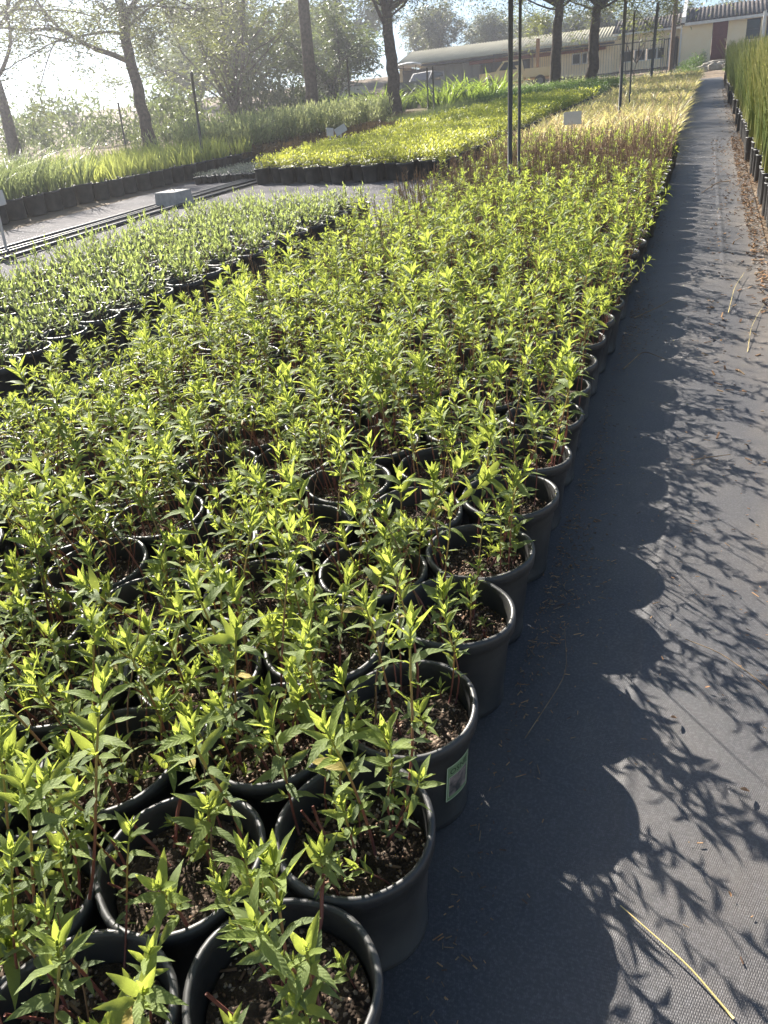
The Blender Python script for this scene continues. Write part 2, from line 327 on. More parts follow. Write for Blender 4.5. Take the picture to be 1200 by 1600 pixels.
sheet('path', np.concatenate([np.linspace(-3.42, -.1, 26), np.arange(-.09, .30, .01), np.linspace(.31, .52, 5)]), np.concatenate([np.arange(-3, .4, .2), np.arange(.4, 7, .03), np.arange(7, 45.6, .12)]), .012, M['cloth'], .0045, 'dark woven ground cloth path running uphill beside the leafy pots', True)
sheet('path', np.linspace(-9.6, -3.43, 30), np.arange(-3, 48, .2), .012, M['cloth2'], .004, 'dusty ground cloth lane left of the beds, lens glare put into its pale colour')

# hills behind
hx = np.linspace(-420, -40, 70); V = []
for i, x in enumerate(hx):
    top = 21.5 + 5 * math.sin(x * .02 + 1) + 1.2 * math.sin(x * .21) + .8 * math.sin(x * .53 + 2) + .5 * math.sin(x * 1.3)
    top = 6 + (top - 6) * min(1, (x + 420) / 60, (-40 - x) / 60)
    V += [(x, 215, 2), (x, 222, top * .6), (x, 232, top), (x, 262, 2)]
i = (np.arange(69)[:, None] * 4 + np.arange(3)[None]).ravel()
tag(link('hills', npmesh('hills', V, [np.stack([i, i + 4, i + 5, i + 1], -1)], [M['hill']])), 'far wooded hill beyond the trees', kind='structure')

# ------------------------------------------------------------------ leaf and plant templates
def leaf_tpl(ns, width=.27, fold=.28, droop=.25, cols=2, serr=0.0, side=0.0, twist=0.0, wavy=0.0):
    """unit-length leaf along +Y, upper side +Z; returns V,F,uv"""
    t = np.linspace(0, 1, ns + 1); wd = width / 2 * np.clip(np.sin(PI * np.clip(t, 0, 1) ** .72), 0, 1) ** .85
    wd[0] = .018; wd[-1] = .004
    if serr: wd[1:-1] *= 1 + serr * np.where(np.arange(1, ns) % 2, 1, -1)
    z = -droop * t ** 2; V = []; uv = []
    for k in range(ns + 1):
        for s_ in (-1, 0, 1):
            ta = twist * t[k]; hx, hz_ = s_ * wd[k], (fold * wd[k] if s_ else 0) + (wavy * wd[k] * math.sin(t[k] * 14 + s_) if s_ else 0)
            V.append((hx * math.cos(ta) - hz_ * math.sin(ta) + side * t[k] ** 2, t[k] * (1 - .12 * droop * t[k]), z[k] + hx * math.sin(ta) + hz_ * math.cos(ta))); uv.append((s_ * wd[k] / (width / 2), t[k]))
    i = (np.arange(ns)[:, None] * 3 + np.arange(2)[None]).ravel()
    return np.array(V), np.stack([i, i + 1, i + 4, i + 3], -1), np.array(uv)
LEAF_N = [leaf_tpl(9, w_, f_, d, serr=.012, side=s_, twist=tw_, wavy=.16) for (w_, f_, d, s_, tw_) in ((.27, .5, .02, .03, .1), (.28, .3, .3, -.08, -.5), (.31, .22, .62, .1, .6))]
LEAF_M = leaf_tpl(3, .29, .4, .28)
LEAF_MV = [leaf_tpl(3, .27, .45, .05, twist=.1), leaf_tpl(3, .29, .3, .35, side=-.08, twist=-.5), leaf_tpl(3, .32, .25, .65, side=.1, twist=.6)]
LEAF_F = (np.array([(0, 0, 0), (.14, .42, .03), (0, 1, -.15), (-.14, .42, .03)]), np.array([[0, 1, 2, 3]]), None)

def shoot_data(g, h, bare=None, lsize=1.0, wild=1.0):
    az = g.uniform(0, 2 * PI); lean = g.uniform(.02, .22) * wild
    d = np.array([math.cos(az), math.sin(az)]); n = 8; t = np.linspace(0, 1, n)
    k = g.uniform(-.05, .05, 2)
    P = np.stack([h * (lean * d[0] * t ** 1.6 + k[0] * np.sin(t * 5)), h * (lean * d[1] * t ** 1.6 + k[1] * np.sin(t * 4 + 1)), h * t * (1 - lean * .15)], -1)
    T = np.gradient(P, axis=0); T /= np.linalg.norm(T, axis=1)[:, None]
    bare = g.uniform(.3, .65) if bare is None else bare
    s, step, idx, leaves = h, .006, 0, []
    phi = g.uniform(0, PI)
    big = g.uniform(.048, .07) * lsize
    while s > bare * h and idx < 13:
        u = s / h; p = np.array([np.interp(u, t, P[:, c]) for c in range(3)]); ax = np.array([np.interp(u, t, T[:, c]) for c in range(3)]); ax /= np.linalg.norm(ax)
        prof = [.32, .58, .82, .97, 1.0, .94, .85, .75, .66, .58, .52, .47, .42, .4][idx]
        opening = R_([11, 19, 29, 38, 47, 55, 62, 68, 74, 80, 84, 88, 90, 92][idx])
        for q in range(2):
            f = phi + q * PI + g.normal(0, .22); op = opening + g.normal(0, .16)
            a0 = np.cross(ax, [0.3, .8, .1]); a0 /= np.linalg.norm(a0); b0 = np.cross(ax, a0)
            rad = math.cos(f) * a0 + math.sin(f) * b0
            dy = math.cos(op) * ax + math.sin(op) * rad; nz = math.sin(op) * ax - math.cos(op) * rad
            tw = g.normal(0, .25); dx = np.cross(dy, nz); dx, nz = dx * math.cos(tw) + nz * math.sin(tw), nz * math.cos(tw) - dx * math.sin(tw)
            L = big * prof * g.uniform(.85, 1.12)
            tone = np.clip(1.0 - idx * .11 + g.normal(0, .1), 0, 1.2)
            if idx > 4 and g.random() < .03: tone = 2.0
            Mx = np.eye(4); Mx[:3, 0] = dx; Mx[:3, 1] = dy; Mx[:3, 2] = nz; Mx[:3, :3] *= L; Mx[:3, 3] = p + rad * .0015
            leaves.append((Mx, tone, idx))
            # little side sprout in the leaf axil
            if 3 < idx < 9 and g.random() < .28:
                for e in range(3):
                    f2 = f + (e - 1) * .9; op2 = op * .55; rad2 = math.cos(f2) * a0 + math.sin(f2) * b0
                    dy2 = math.cos(op2) * ax + math.sin(op2) * rad2; nz2 = math.sin(op2) * ax - math.cos(op2) * rad2
                    My = np.eye(4); My[:3, 0] = np.cross(dy2, nz2); My[:3, 1] = dy2; My[:3, 2] = nz2; My[:3, :3] *= L * .45; My[:3, 3] = p + rad * .006
                    leaves.append((My, min(1.0, tone + .25), 1))
        s -= step; step = min(step * 1.42, .029); phi += PI / 2; idx += 1
    return P, leaves
def stem_into(mb, P, r0=.0023, sides=5, mi=0):
    n = len(P); mb.tube(P, np.linspace(r0, r0 * .55, n), sides, mi, np.linspace(.05, 1, n) ** 1.0)
def shoot_mesh(name, P, leaves, tpl, sides=4, r0=.0023):
    mb = MB(); stem_into(mb, P, r0, sides, 0)
    ms = np.array([l[0] for l in leaves]); tn = np.array([l[1] for l in leaves])
    for q in range(3):
        V, F, t = spread(LEAF_MV[q][0], LEAF_MV[q][1], ms[q::3], tn[q::3]); mb.add(V, F, 1, t)
    return mb
def finish_shoot(mb, name, tpl, nl):
    me = mb.mesh(name, [M['stem'], M['mint']])
    return me

g = np.random.default_rng(11)
SH = []                                     # mid-distance shoots
SHN = []                                    # close shoots: (stem mesh, leaves)
for k in range(16):
    h = [.18, .23, .27, .31, .34, .37, .41, .45][k % 8] * g.uniform(.92, 1.08)
    P, lv = shoot_data(g, h); SH.append((h, finish_shoot(shoot_mesh('shoot', P, lv, LEAF_M), 'shoot', LEAF_M, len(lv))))
for k in range(14):
    h = [.11, .17, .22, .26, .29, .33, .38][k % 7] * g.uniform(.92, 1.08)
    P, lv = shoot_data(g, h, bare=g.uniform(.2, .55), lsize=.95)
    mb = MB(); stem_into(mb, P, .0026, 6)
    # swollen nodes down the stem
    SHN.append((h, mb.mesh('shoot', [M['stem']]), lv))
SPR = []
for k in range(5):
    h = g.uniform(.04, .09); P, lv = shoot_data(g, h, bare=.25, lsize=.55); mb = MB(); stem_into(mb, P, .0016, 5); SPR.append((h, mb.mesh('sprout', [M['stem']]), lv))
LEAFME = {}
for c, tn in enumerate((0.0, .3, .6, .85, 1.05, 2.0)):
    for d in range(3):
        V, F, uv = LEAF_N[d]
        LEAFME[(c, d)] = npmesh('leaf', V, [F], [M['mint']], None, True, np.full(len(V), tn), uv)
TONES = np.array((0.0, .3, .6, .85, 1.05, 2.0))

def stub_mesh(g):
    mb = MB(); h = g.uniform(.04, .10); a = g.uniform(0, 2 * PI); l = g.uniform(.1, .7)
    t = np.linspace(0, 1, 5); P = np.stack([h * l * math.cos(a) * t, h * l * math.sin(a) * t, h * t], -1) + g.normal(0, .001, (5, 3))
    mb.tube(P, .0028, 6, 0, np.full(5, .3)); return mb.mesh('cut_stub', [M['stem']])
STUB = [stub_mesh(g) for _ in range(6)]
def twig_stem(g):
    mb = MB(); h = g.uniform(.26, .52); a = g.uniform(0, 2 * PI); l = g.uniform(.05, .4); t = np.linspace(0, 1, 7)
    P = np.stack([h * l * math.cos(a) * t ** 1.5, h * l * math.sin(a) * t ** 1.5, h * t], -1) + g.normal(0, .003, (7, 3))
    mb.tube(P, np.linspace(.0022, .001, 7), 5, 0); return mb.mesh('dry_stem', [M['brownstem']])
DRYST = [twig_stem(g) for _ in range(5)]
def stem_bunch(g, n):
    mb = MB()
    for q in range(n):
        h = g.uniform(.24, .46); a = g.uniform(0, 2 * PI); b = a + g.normal(0, .8); l = g.uniform(.02, .22); rr = .11 * math.sqrt(g.random()); t = np.linspace(0, 1, 5)
        P = np.stack([rr * math.cos(a) + h * l * math.cos(b) * t ** 1.4, rr * math.sin(a) + h * l * math.sin(b) * t ** 1.4, h * t], -1) + g.normal(0, .002, (5, 3))
        mb.tube(P, np.linspace(.0030, .0018, 5), 4, 0, cap=False)
        for e in range(3):
            u = g.uniform(.4, .95); p = np.array([np.interp(u, t, P[:, c]) for c in range(3)]); f = g.uniform(0, 6.28)
            mb.tube([p, p + [.02 * math.cos(f), .02 * math.sin(f), .02]], .0016, 3, 0, cap=False)
    return mb.mesh('dry_stems', [M['brownstem']])
BUNCH = [stem_bunch(g, 15) for _ in range(6)]; THIN = [stem_bunch(g, 6) for _ in range(4)]

def pot_prof(h, rt, rb):
    return [(rb, 0), (rb + .003, .004), (rb + .0035, .02), (rb + .001, .024), (rt - .016, h - .075), (rt - .0135, h - .071), (rt - .012, h - .038), (rt - .009, h - .036), (rt - .001, h - .034), (rt + .001, h - .010), (rt, h - .002), (rt - .004, h), (rt - .009, h), (rt - .0115, h - .004), (rt - .013, h - .02), (rt - .02, h - .08), (rt - .022, h - .1)]
def pot_mesh(h, rt, rb, seg, name='pot'):
    mb = MB(); mb.lathe(pot_prof(h, rt, rb), seg); return mb.mesh(name, [M['pot']])
def soil_mesh(h, r, seg, depth, g, rings=5, amp=.006):
    V = [(0, 0, h - depth + .01)]; F3 = []
    for k in range(1, rings + 1):
        rr = r * k / rings
        for j in range(seg):
            a = 2 * PI * j / seg; V.append((rr * math.cos(a), rr * math.sin(a), h - depth + (g.normal(0, amp) if k < rings else 0) + .008 * (1 - (k / rings) ** 2)))
    F = [(0, 1 + j, 1 + (j + 1) % seg) for j in range(seg)]
    Q = [(1 + (k - 1) * seg + j, 1 + k * seg + j, 1 + k * seg + (j + 1) % seg, 1 + (k - 1) * seg + (j + 1) % seg) for k in range(1, rings) for j in range(seg)]
    return npmesh('soil', V, [F, Q], [M['soil']])
PH, PR, PB = .262, .143, .108
def bent(me, k):
    for v in me.vertices:
        a = math.atan2(v.co.y, v.co.x); f = v.co.z / PH; s_ = 1 + f * (.018 * math.cos(2 * a + k * 1.7) + .007 * math.cos(3 * a + k) + .004 * math.cos(7 * a + 2 * k))
        v.co.x *= s_; v.co.y *= s_; v.co.z += f * .0035 * math.cos(2 * a + k * 2.3)
    return me
POT_N = [bent(pot_mesh(PH, PR, PB, 56), k) for k in range(5)]; POT_M = pot_mesh(PH, PR, PB, 24)
SOIL_N = [soil_mesh(PH, PR - .021, 28, .055 + .01 * k, g, 8) for k in range(3)]
SOIL_M = [soil_mesh(PH, PR - .02, 14, .05, g, 2, .004)]
def chips_mesh(name, g, n, r, z, mats):
    """loose bark, perlite and bits lying on the soil of one pot"""
    mb = MB()
    for k in range(n):
        a, rr = g.uniform(0, 2 * PI), r * math.sqrt(g.random()); s = g.uniform(.0012, .0034); e = g.uniform(.5, 1.0, 3) * s
        mi = 0 if g.random() < .25 else 1
        if g.random() < .12: e = np.array([g.uniform(.006, .016), .0022, .001]); mi = 1
        mb.box((rr * math.cos(a), rr * math.sin(a), z + .009 * (1 - (rr / r) ** 2) + .002), 2 * e, mi, g.uniform(0, PI))
    return mb.mesh(name, mats)
M['perlite'] = mat('perlite', (.32, .26, .20), .9, .1)
M['chip'] = mat('bark_chip', (.08, .05, .035), .9, .1, c2=(.18, .115, .075), scale=30, rnd=.3)
CHIPS = [chips_mesh('chips', g, 240, PR - .025, PH - .058, [M['perlite'], M['chip']]) for _ in range(4)]

# ------------------------------------------------------------------ the main bed of leafy pots
def place(V3, a, b=0.0, sx=1.0):
    return Matrix.Translation(V3) @ Matrix.Rotation(a, 4, 'Z') @ Matrix.Rotation(b, 4, 'X') @ Matrix.Scale(sx, 4)
NC, PITCH, CW = 9, .300, .262
cells = []
for k in range(NC):
    y = .65 - (0 if k % 2 == 0 else .15) - (.30 if k > 3 else 0); j = 0
    y0 = y
    while y < 12.5:
        x = -.46 - CW * k
        cells.append((k, j, x + rng.normal(0, .012), y + rng.normal(0, .014))); y += PITCH + (.006 if j > 3 else 0); j += 1
cells.sort(key=lambda c: math.hypot(c[2], c[3]))
NEAR_SPECIAL = {(0, 0): 'black pot at the bottom edge with cut red stubs and few sprouts, rim mostly bare',
                (1, 1): 'black pot of mostly bare gritty soil with few sprouts above the bottom two pots',
                (1, 0): 'black bottom-left pot with sunlit curved grey rim and tall sprouts',
                (0, 1): 'black pot at the path edge with dense stems, just below the green-labelled pot',
                (0, 2): 'black pot with a green picture label stuck on its side facing the path',
                (0, 3): 'black pot of leafy stems at the path edge just beyond the labelled pot',
                (0, 4): 'black pot at the path edge with a thicket of red stems on sunlit soil'}
def rowname(k): return 'row along the path' if k == 0 else ordn(k) + ' row from the path'
pot_index = {}
far_cells = []
for n_, (k, j, x, y) in enumerate(cells):
    if n_ >= 300: far_cells.append((k, j, x, y)); continue
    lab = NEAR_SPECIAL.get((k, j)) or 'leafy green potted herb, %s pot back in the %s' % (ordn(j), rowname(k))
    r_ = empty('potted_mint', x, y, gz(x, y) + .014, rng.uniform(0, 2 * PI), True, label=lab, cat='potted plant', group='leafy pots in the main bed')
    pot_index[(k, j)] = r_
    d = math.hypot(x, y); near = d < 2.1; mid = d < 3
    link('pot', POT_N[n_ % 5] if d < 3.2 else POT_M, r_)
    sm = (SOIL_N[n_ % 3] if d < 3 else SOIL_M[0])
    link('soil', sm, r_, Matrix.Rotation(rng.uniform(0, 6), 4, 'Z'))
    if d < 2.6: tag(link('chips', CHIPS[n_ % 4], r_, Matrix.Rotation(rng.uniform(0, 6), 4, 'Z')), kind='stuff')
    sparse = (k, j) in ((0, 0), (1, 1), (1, 0))
    ns = {(0, 0): 8, (1, 1): 7, (1, 0): 12, (0, 1): 10, (0, 2): 9, (0, 3): 7, (0, 4): 11}.get((k, j)) or int((rng.integers(6, 10) if y < 2.2 else rng.integers(11, 16)) if k == 0 else (rng.integers(15, 21) if near else rng.integers(12, 18)))
    if d > 5: ns = max(6, ns - 3)
    if y > 7: ns = max(5, ns - 4)
    hs = (1.0 if d < 2 else .95) * (.74 if k >= 7 else 1.0)
    if y > 6 and k < 7: hs = .95 - .25 * min(1, (y - 6) / 3)
    for q in range(ns):
        a, rr = rng.uniform(0, 2 * PI), (PR - .03) * rng.random() ** .4
        px_, py_ = rr * math.cos(a), rr * math.sin(a)
        out_ = math.atan2(py_, px_) + PI / 2; tilt = rng.uniform(.05, .55) * (rr / PR) + rng.normal(0, .08)
        mt = place((px_, py_, PH - .056), out_, tilt) @ Matrix.Rotation(rng.uniform(0, 6), 4, 'Z') @ Matrix.Scale(hs * rng.uniform(.72, 1.2), 4)
        if near:
            h, sm_, lv = SHN[int(rng.integers(0, 14))]
            so = link('shoot', sm_, r_, mt)
            for (Mx, tone, idx) in lv:
                c = 5 if tone > 1.5 else int(np.argmin(abs(TONES[:5] - tone + rng.normal(0, .08))))
                link('leaf', LEAFME[(c, 0 if idx < 3 else int(rng.integers(0, 3)))], so, Matrix(Mx.tolist()))
        else:
            link('shoot', SH[int(rng.integers(0, 16))][1], r_, mt)
    if near:
        for q in range(int(rng.integers(3, 7))):
            h, sm_, lv = SPR[int(rng.integers(0, 5))]; a, rr = rng.uniform(0, 2 * PI), (PR - .03) * math.sqrt(rng.random())
            so = link('sprout', sm_, r_, place((rr * math.cos(a), rr * math.sin(a), PH - .056), rng.uniform(0, 6), rng.normal(0, .25), rng.uniform(.8, 1.2)))
            for (Mx, tone, idx) in lv:
                link('leaf', LEAFME[(int(np.argmin(abs(TONES[:5] - tone + .15))), int(rng.integers(0, 3)))], so, Matrix(Mx.tolist()))
    nst = 5 if sparse else int(rng.integers(0, 4))
    if d < 5:
        for q in range(nst):
            a, rr = rng.uniform(0, 2 * PI), PR * .6 * math.sqrt(rng.random())
            link('cut_stub', STUB[int(rng.integers(0, 6))], r_, place((rr * math.cos(a), rr * math.sin(a), PH - .06), rng.uniform(0, 6), 0, rng.uniform(.7, 1.2)))
    nd = int(rng.integers(0, 3)) + 0
    if 3.6 < y <= 6.6 and rng.random() < .25 + .25 * (y - 3.6): link('dry_stems', THIN[n_ % 4], r_, place((0, 0, PH - .06), rng.uniform(0, 6), 0, rng.uniform(.85, 1.1)))
    if y > 6.6: link('dry_stems', BUNCH[n_ % 6], r_, place((0, 0, PH - .06), rng.uniform(0, 6), 0, rng.uniform(.9, 1.1) * min(1, .7 + (y - 6.6) * .3)))
    for q in range(nd if not sparse else 1):
        a, rr = rng.uniform(0, 2 * PI), PR * .6 * math.sqrt(rng.random())
        link('dry_stem', DRYST[int(rng.integers(0, 5))], r_, place((rr * math.cos(a), rr * math.sin(a), PH - .06), rng.uniform(0, 6), 0, rng.uniform(.7, 1.1)))

# the rest of the bed, past the three hundred nearest
mb = MB(); pr = np.array(pot_prof(PH, PR, PB))[[0, 2, 6, 10, 13, 15]]
shootsF = []
for k in range(10):
    P, lv = shoot_data(g, g.uniform(.22, .36)); shootsF.append((P, np.array([l[0] for l in lv]), np.array([l[1] for l in lv])))
for (k, j, x, y) in far_cells:
    z = gz(x, y) + .014
    mb.lathe(pr, 12, 2, (x, y, z))
    th = np.linspace(0, 2 * PI, 10, endpoint=False)
    mb.add(np.stack([x + .12 * np.cos(th), y + .12 * np.sin(th), np.full(10, z + .21)], -1), [np.arange(10)], 3)
    for q in range(int(rng.integers(3, 6))):
        P, ml, tl = shootsF[int(rng.integers(0, 10))]; a = rng.uniform(0, 2 * PI); rr = .12 * math.sqrt(rng.random())
        c_, s_ = math.cos(a * 3), math.sin(a * 3); Rm = np.array([[c_, -s_, 0], [s_, c_, 0], [0, 0, 1]]) * rng.uniform(.8, 1.1)
        o_ = np.array([x + rr * math.cos(a), y + rr * math.sin(a), z + .21])
        mb.tube(P[::2] @ Rm.T + o_, .002, 3, 0, np.linspace(0, .8, len(P[::2])), cap=False)
        ml = ml[:14]; tl = tl[:14]; A = np.tile(np.eye(4), (len(ml), 1, 1)); A[:, :3, :3] = Rm @ ml[:, :3, :3]; A[:, :3, 3] = ml[:, :3, 3] @ Rm.T + o_
        V, F, t = spread(LEAF_F[0], LEAF_F[1], A, tl); mb.add(V, F, 1, t)
    for q in range(17):
        a = rng.uniform(0, 2 * PI); b = rng.normal(0, .05, 2); o_ = np.array([x + .08 * math.cos(a), y + .08 * math.sin(a), z + .2]); hh = rng.uniform(.22, .46)
        mb.tube([o_, o_ + [b[0] * .4, b[1] * .4, hh * .5], o_ + [b[0], b[1], hh]], .0025, 3, 4, cap=False)
o = link('potted_mint_bed', mb.mesh('potted_mint_bed', [M['stem'], M['mint'], M['pot'], M['soil'], M['brownstem']]))
tag(o, 'farther mass of leafy pots with red stems between the near pots and the golden grass', 'potted plants', kind='stuff')

# picture label on the pot side
def pot_label(root):
    inv = root.matrix_basis.to_3x3().inverted()
    dv = inv @ Vector((.92, -.39, 0)); a0 = math.atan2(dv.y, dv.x)
    def wrap(u, v, off): # u metres along, v height
        z = .085 + v; r = PB + (PR - .012 - PB) * z / (PH - .038) + off; a = a0 + u / r
        return (r * math.cos(a), r * math.sin(a), z)
    def patch(u0, u1, v0, v1, off, n=8):
        us = np.linspace(u0, u1, n); vs = np.linspace(v0, v1, 6); V = [wrap(u, v, off) for v in vs for u in us]
        i = (np.arange(5)[:, None] * n + np.arange(n - 1)[None]).ravel(); return V, np.stack([i, i + 1, i + 1 + n, i + n], -1)
    W, Hh = .034, .105
    m = MB(); m.add(*patch(-W, W, 0, Hh, .0012)); card = m.build('label', [mat('label_green', (.16, .25, .12), .5, .3, c2=(.2, .29, .15), scale=30)], root, smooth=True)
    m = MB(); m.add(*patch(-W + .006, W - .006, .012, .072, .0017)); m.build('label_picture', [mat('label_photo', (.05, .05, .05), .5, .3, c2=(.30, .24, .22), scale=42, detail=2)], card, smooth=True)
    m = MB()
    for (u0, u1, v0, v1) in ((-W, W, Hh - .0022, Hh), (-W, W, 0, .0022), (-W, -W + .0022, 0, Hh), (W - .0022, W, 0, Hh)): m.add(*patch(u0, u1, v0, v1, .0018))
    for (u0, u1, v0, v1) in ((-W + .005, W - .005, .0715, .073), (-W + .005, -W + .0065, .011, .073), (W - .0065, W - .005, .011, .073)): m.add(*patch(u0, u1, v0, v1, .0020))
    m.build('label_border', [mat('label_pale', (.45, .52, .36), .5, .3)], card, smooth=True)
    fc = bpy.data.curves.new('lettering', 'FONT'); fc.body = 'OSNE'; fc.size = .021; fc.align_x = 'CENTER'; fc.resolution_u = 3
    fo = bpy.data.objects.new('lettering', fc); COL.objects.link(fo)
    dg = bpy.context.evaluated_depsgraph_get(); me = bpy.data.meshes.new_from_object(fo.evaluated_get(dg)); bpy.data.objects.remove(fo)
    for v in me.vertices: v.co = wrap(v.co.x, v.co.y + .080, .0022)
    me.materials.clear(); me.materials.append(mat('label_ink', (.03, .045, .03), .6, .2)); link('lettering', me, card)
pot_label(pot_index[(0, 2)])

# ------------------------------------------------------------------ other planted beds
def bush_tpl(g, ns, h, spread_, leafL, leafW, nl, tpl=LEAF_F, stem=True, r0=.10, updroop=.9, fan=.5, smat='twig', start=.25):
    """a pot plant of ns stems clothed in nl leaves each"""
    def make(lm, name='foliage'):
        mb = MB(); ms = []; tn = []
        for q in range(ns):
            a = g.uniform(0, 2 * PI); rr = r0 * math.sqrt(g.random()); hh = h * g.uniform(.7, 1.1)
            d = np.array([math.cos(a), math.sin(a)]); sp = spread_ * (rr / max(r0, .01)) * g.uniform(.6, 1.2); t = np.linspace(0, 1, 5)
            P = np.stack([rr * d[0] + sp * d[0] * t ** 1.4, rr * d[1] + sp * d[1] * t ** 1.4, hh * t], -1)
            P[1:] += g.normal(0, .02 * hh, (4, 3))
            if stem: mb.tube(P, np.linspace(.0022, .0012, 5), 3, 0, cap=False)
            for e in range(nl):
                u = start + (1 - start) * e / max(1, nl - 1); p = np.array([np.interp(u, t, P[:, c]) for c in range(3)])
                f = e * 2.4 + g.normal(0, .3); el = g.normal(updroop, .25) + .5 * (u - .5); L = leafL * g.uniform(.7, 1.15) * (1 if u < .9 else .7)
                dy = np.array([math.cos(f) * math.cos(el), math.sin(f) * math.cos(el), math.sin(el)]); sx = np.array([-math.sin(f), math.cos(f), 0]); nz = np.cross(sx, dy)
                A = np.eye(4); A[:3, 0] = sx * L * leafW / .28; A[:3, 1] = dy * L; A[:3, 2] = nz * L; A[:3, 3] = p; ms.append(A)
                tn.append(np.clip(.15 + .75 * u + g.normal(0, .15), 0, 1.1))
        V, F, tt = spread(tpl[0], tpl[1], np.array(ms), np.array(tn)); mb.add(V, F, 1, tt)
        return mb
    return make
def blades_tpl(g, n, h, wd, arch, r0=.08, nseg=4, tone=(.1, .9), upright=.25, dryp=0.0):
    """a tuft of arching blades"""
    mb = MB()
    for q in range(n):
        a = g.uniform(0, 2 * PI); rr = r0 * math.sqrt(g.random()); hh = h * g.uniform(.55, 1.1); t = np.linspace(0, 1, nseg + 1)
        b = a + g.normal(0, .7); out_ = abs(g.normal(upright, .18)) * hh; ar = arch * g.uniform(.3, 1.3) * hh
        d = np.array([math.cos(b), math.sin(b)]); hor = out_ * t + ar * t ** 2.2; z = hh * t - ar * .55 * t ** 3
        P = np.stack([rr * math.cos(a) + d[0] * hor, rr * math.sin(a) + d[1] * hor, z], -1)
        tw = g.uniform(0, PI); sx = np.array([math.cos(tw), math.sin(tw), 0]) * wd / 2
        ww = (1 - t ** 1.8 * .95)[:, None] * sx
        V = np.empty((2 * (nseg + 1), 3)); V[0::2] = P - ww; V[1::2] = P + ww
        i = np.arange(nseg) * 2
        tn = np.repeat(tone[0] + (tone[1] - tone[0]) * t, 2) + g.normal(0, .15)
        if g.random() < dryp: tn = np.full(len(V), 2.0)
        mb.add(V, np.stack([i, i + 1, i + 3, i + 2], -1), 0, tn)
    return mb
def simple_pot(h, rt, rb, seg=14):
    mb = MB(); p = np.array(pot_prof(h, rt, rb)); mb.lathe(p[[0, 2, 6, 8, 10, 12, 14]], seg, 0)
    th = np.linspace(0, 2 * PI, seg, endpoint=False)
    mb.add(np.stack([(rt - .018) * np.cos(th), (rt - .018) * np.sin(th), np.full(seg, h - .04)], -1), [np.arange(seg)], 1)
    return mb
def merge(dst, src, mat4, moff):
    A = np.array(mat4); n0 = dst.n
    for V, T in zip(src.v, src.t):
        dst.v.append(V @ A[:3, :3].T + A[:3, 3]); dst.t.append(T)
    for (k, m), l in src.f.items():
        dst.f.setdefault((k, m + moff), []).extend([f + n0 for f in l])
    dst.n += src.n
def bed(name, part, cells, potmb, planmbs, plmats, z0, label, cat, group, limit, stuff_label, seed, srange=(.85, 1.15), light=None):
    """cells: (row, idx, x, y). The `limit` nearest become things (mesh pot > foliage); the rest one stuff object"""
    g = np.random.default_rng(seed)
    cells = sorted(cells, key=lambda c: math.hypot(c[2], c[3]))
    pm = potmb.mesh('pot', [M['pot'], M['soil']], True); fm = [p.mesh(part, plmats, True) for p in planmbs]
    big = MB(); light = light or planmbs
    for n, (k, j, x, y) in enumerate(cells):
        B = Matrix.Translation((x, y, gz(x, y) + .014)) @ Matrix.Rotation(SLOPE, 4, 'X') @ Matrix.Rotation(g.uniform(0, 2 * PI), 4, 'Z')
        C = Matrix.Translation((0, 0, z0)) @ Matrix.Scale(g.uniform(*srange), 4)
        if n < limit:
            o = link(name, pm, None, B); tag(o, label(k, j), cat, group); link(part, fm[int(g.integers(0, len(fm)))], o, C)
        else:
            merge(big, potmb, B, 0); merge(big, light[int(g.integers(0, len(light)))], B @ C, 2)
    if big.n:
        o = link(name + '_mass', big.mesh(name, [M['pot'], M['soil']] + plmats)); tag(o, stuff_label, cat + 's', kind='stuff')
def grid(x0, x1, y0, y1, dx, dy, g, jit=.02, hexa=True):
    out_ = []; nx = int((x1 - x0) / dx) + 1
    for k in range(nx):
        y = y0 + (dy / 2 if hexa and k % 2 else 0); j = 0
        while y < y1:
            out_.append((k, j, x1 - k * dx + g.normal(0, jit), y + g.normal(0, jit))); y += dy; j += 1
    return out_
# slender grey-green pots left of the main bed
g = np.random.default_rng(21)
bm_ = bush_tpl(g, 12, .30, .10, .062, .20, 15, LEAF_F, updroop=.75, start=.2)
SL = [bush_tpl(g, int(g.integers(7, 11)), g.uniform(.15, .25), .10, .060, .30, 10, (LEAF_M[0], LEAF_M[1]), updroop=.4, start=.2)(None) for _ in range(6)]
cB = [c for c in grid(-5.5, -3.52, 1.9, 8.7, .29, .31, g) if c[3] > 1.9 + max(0, (-c[2] - 4.6)) * 1.0]
bed('potted_slender_herb', 'foliage', cB, simple_pot(.25, .138, .108, 20), SL, [M['twig'], M['slender']], .205,
    lambda k, j: 'slender grey-green herb left of the main bed, %s back, %s row' % (ordn(j), ordn(k)), 'potted plant', 'slender-leaved pots left of the main bed', 300, 'farther slender-leaved pots', 3)
# golden grass
g = np.random.default_rng(22)
GT = [blades_tpl(g, 28, .40, .030, .6, .07, 4, (.1, .8), .25, .25) for _ in range(6)]
GL = [blades_tpl(g, 16, .40, .046, .6, .08, 3, (.1, .8), .25, .25) for _ in range(6)]
cG = grid(-3.15, -.58, 12.75, 44, .235, .24, g)
bed('golden_grass_pot', 'grass_tuft', cG, simple_pot(.17, .095, .075, 12), GT, [M['gold']], .13,
    lambda k, j: 'golden grass tuft, %s back in the %s row from the path' % (ordn(j), ordn(k)), 'grass pot', 'golden grass pots', 300, 'sea of golden grass up to the fence posts', 4, light=GL)
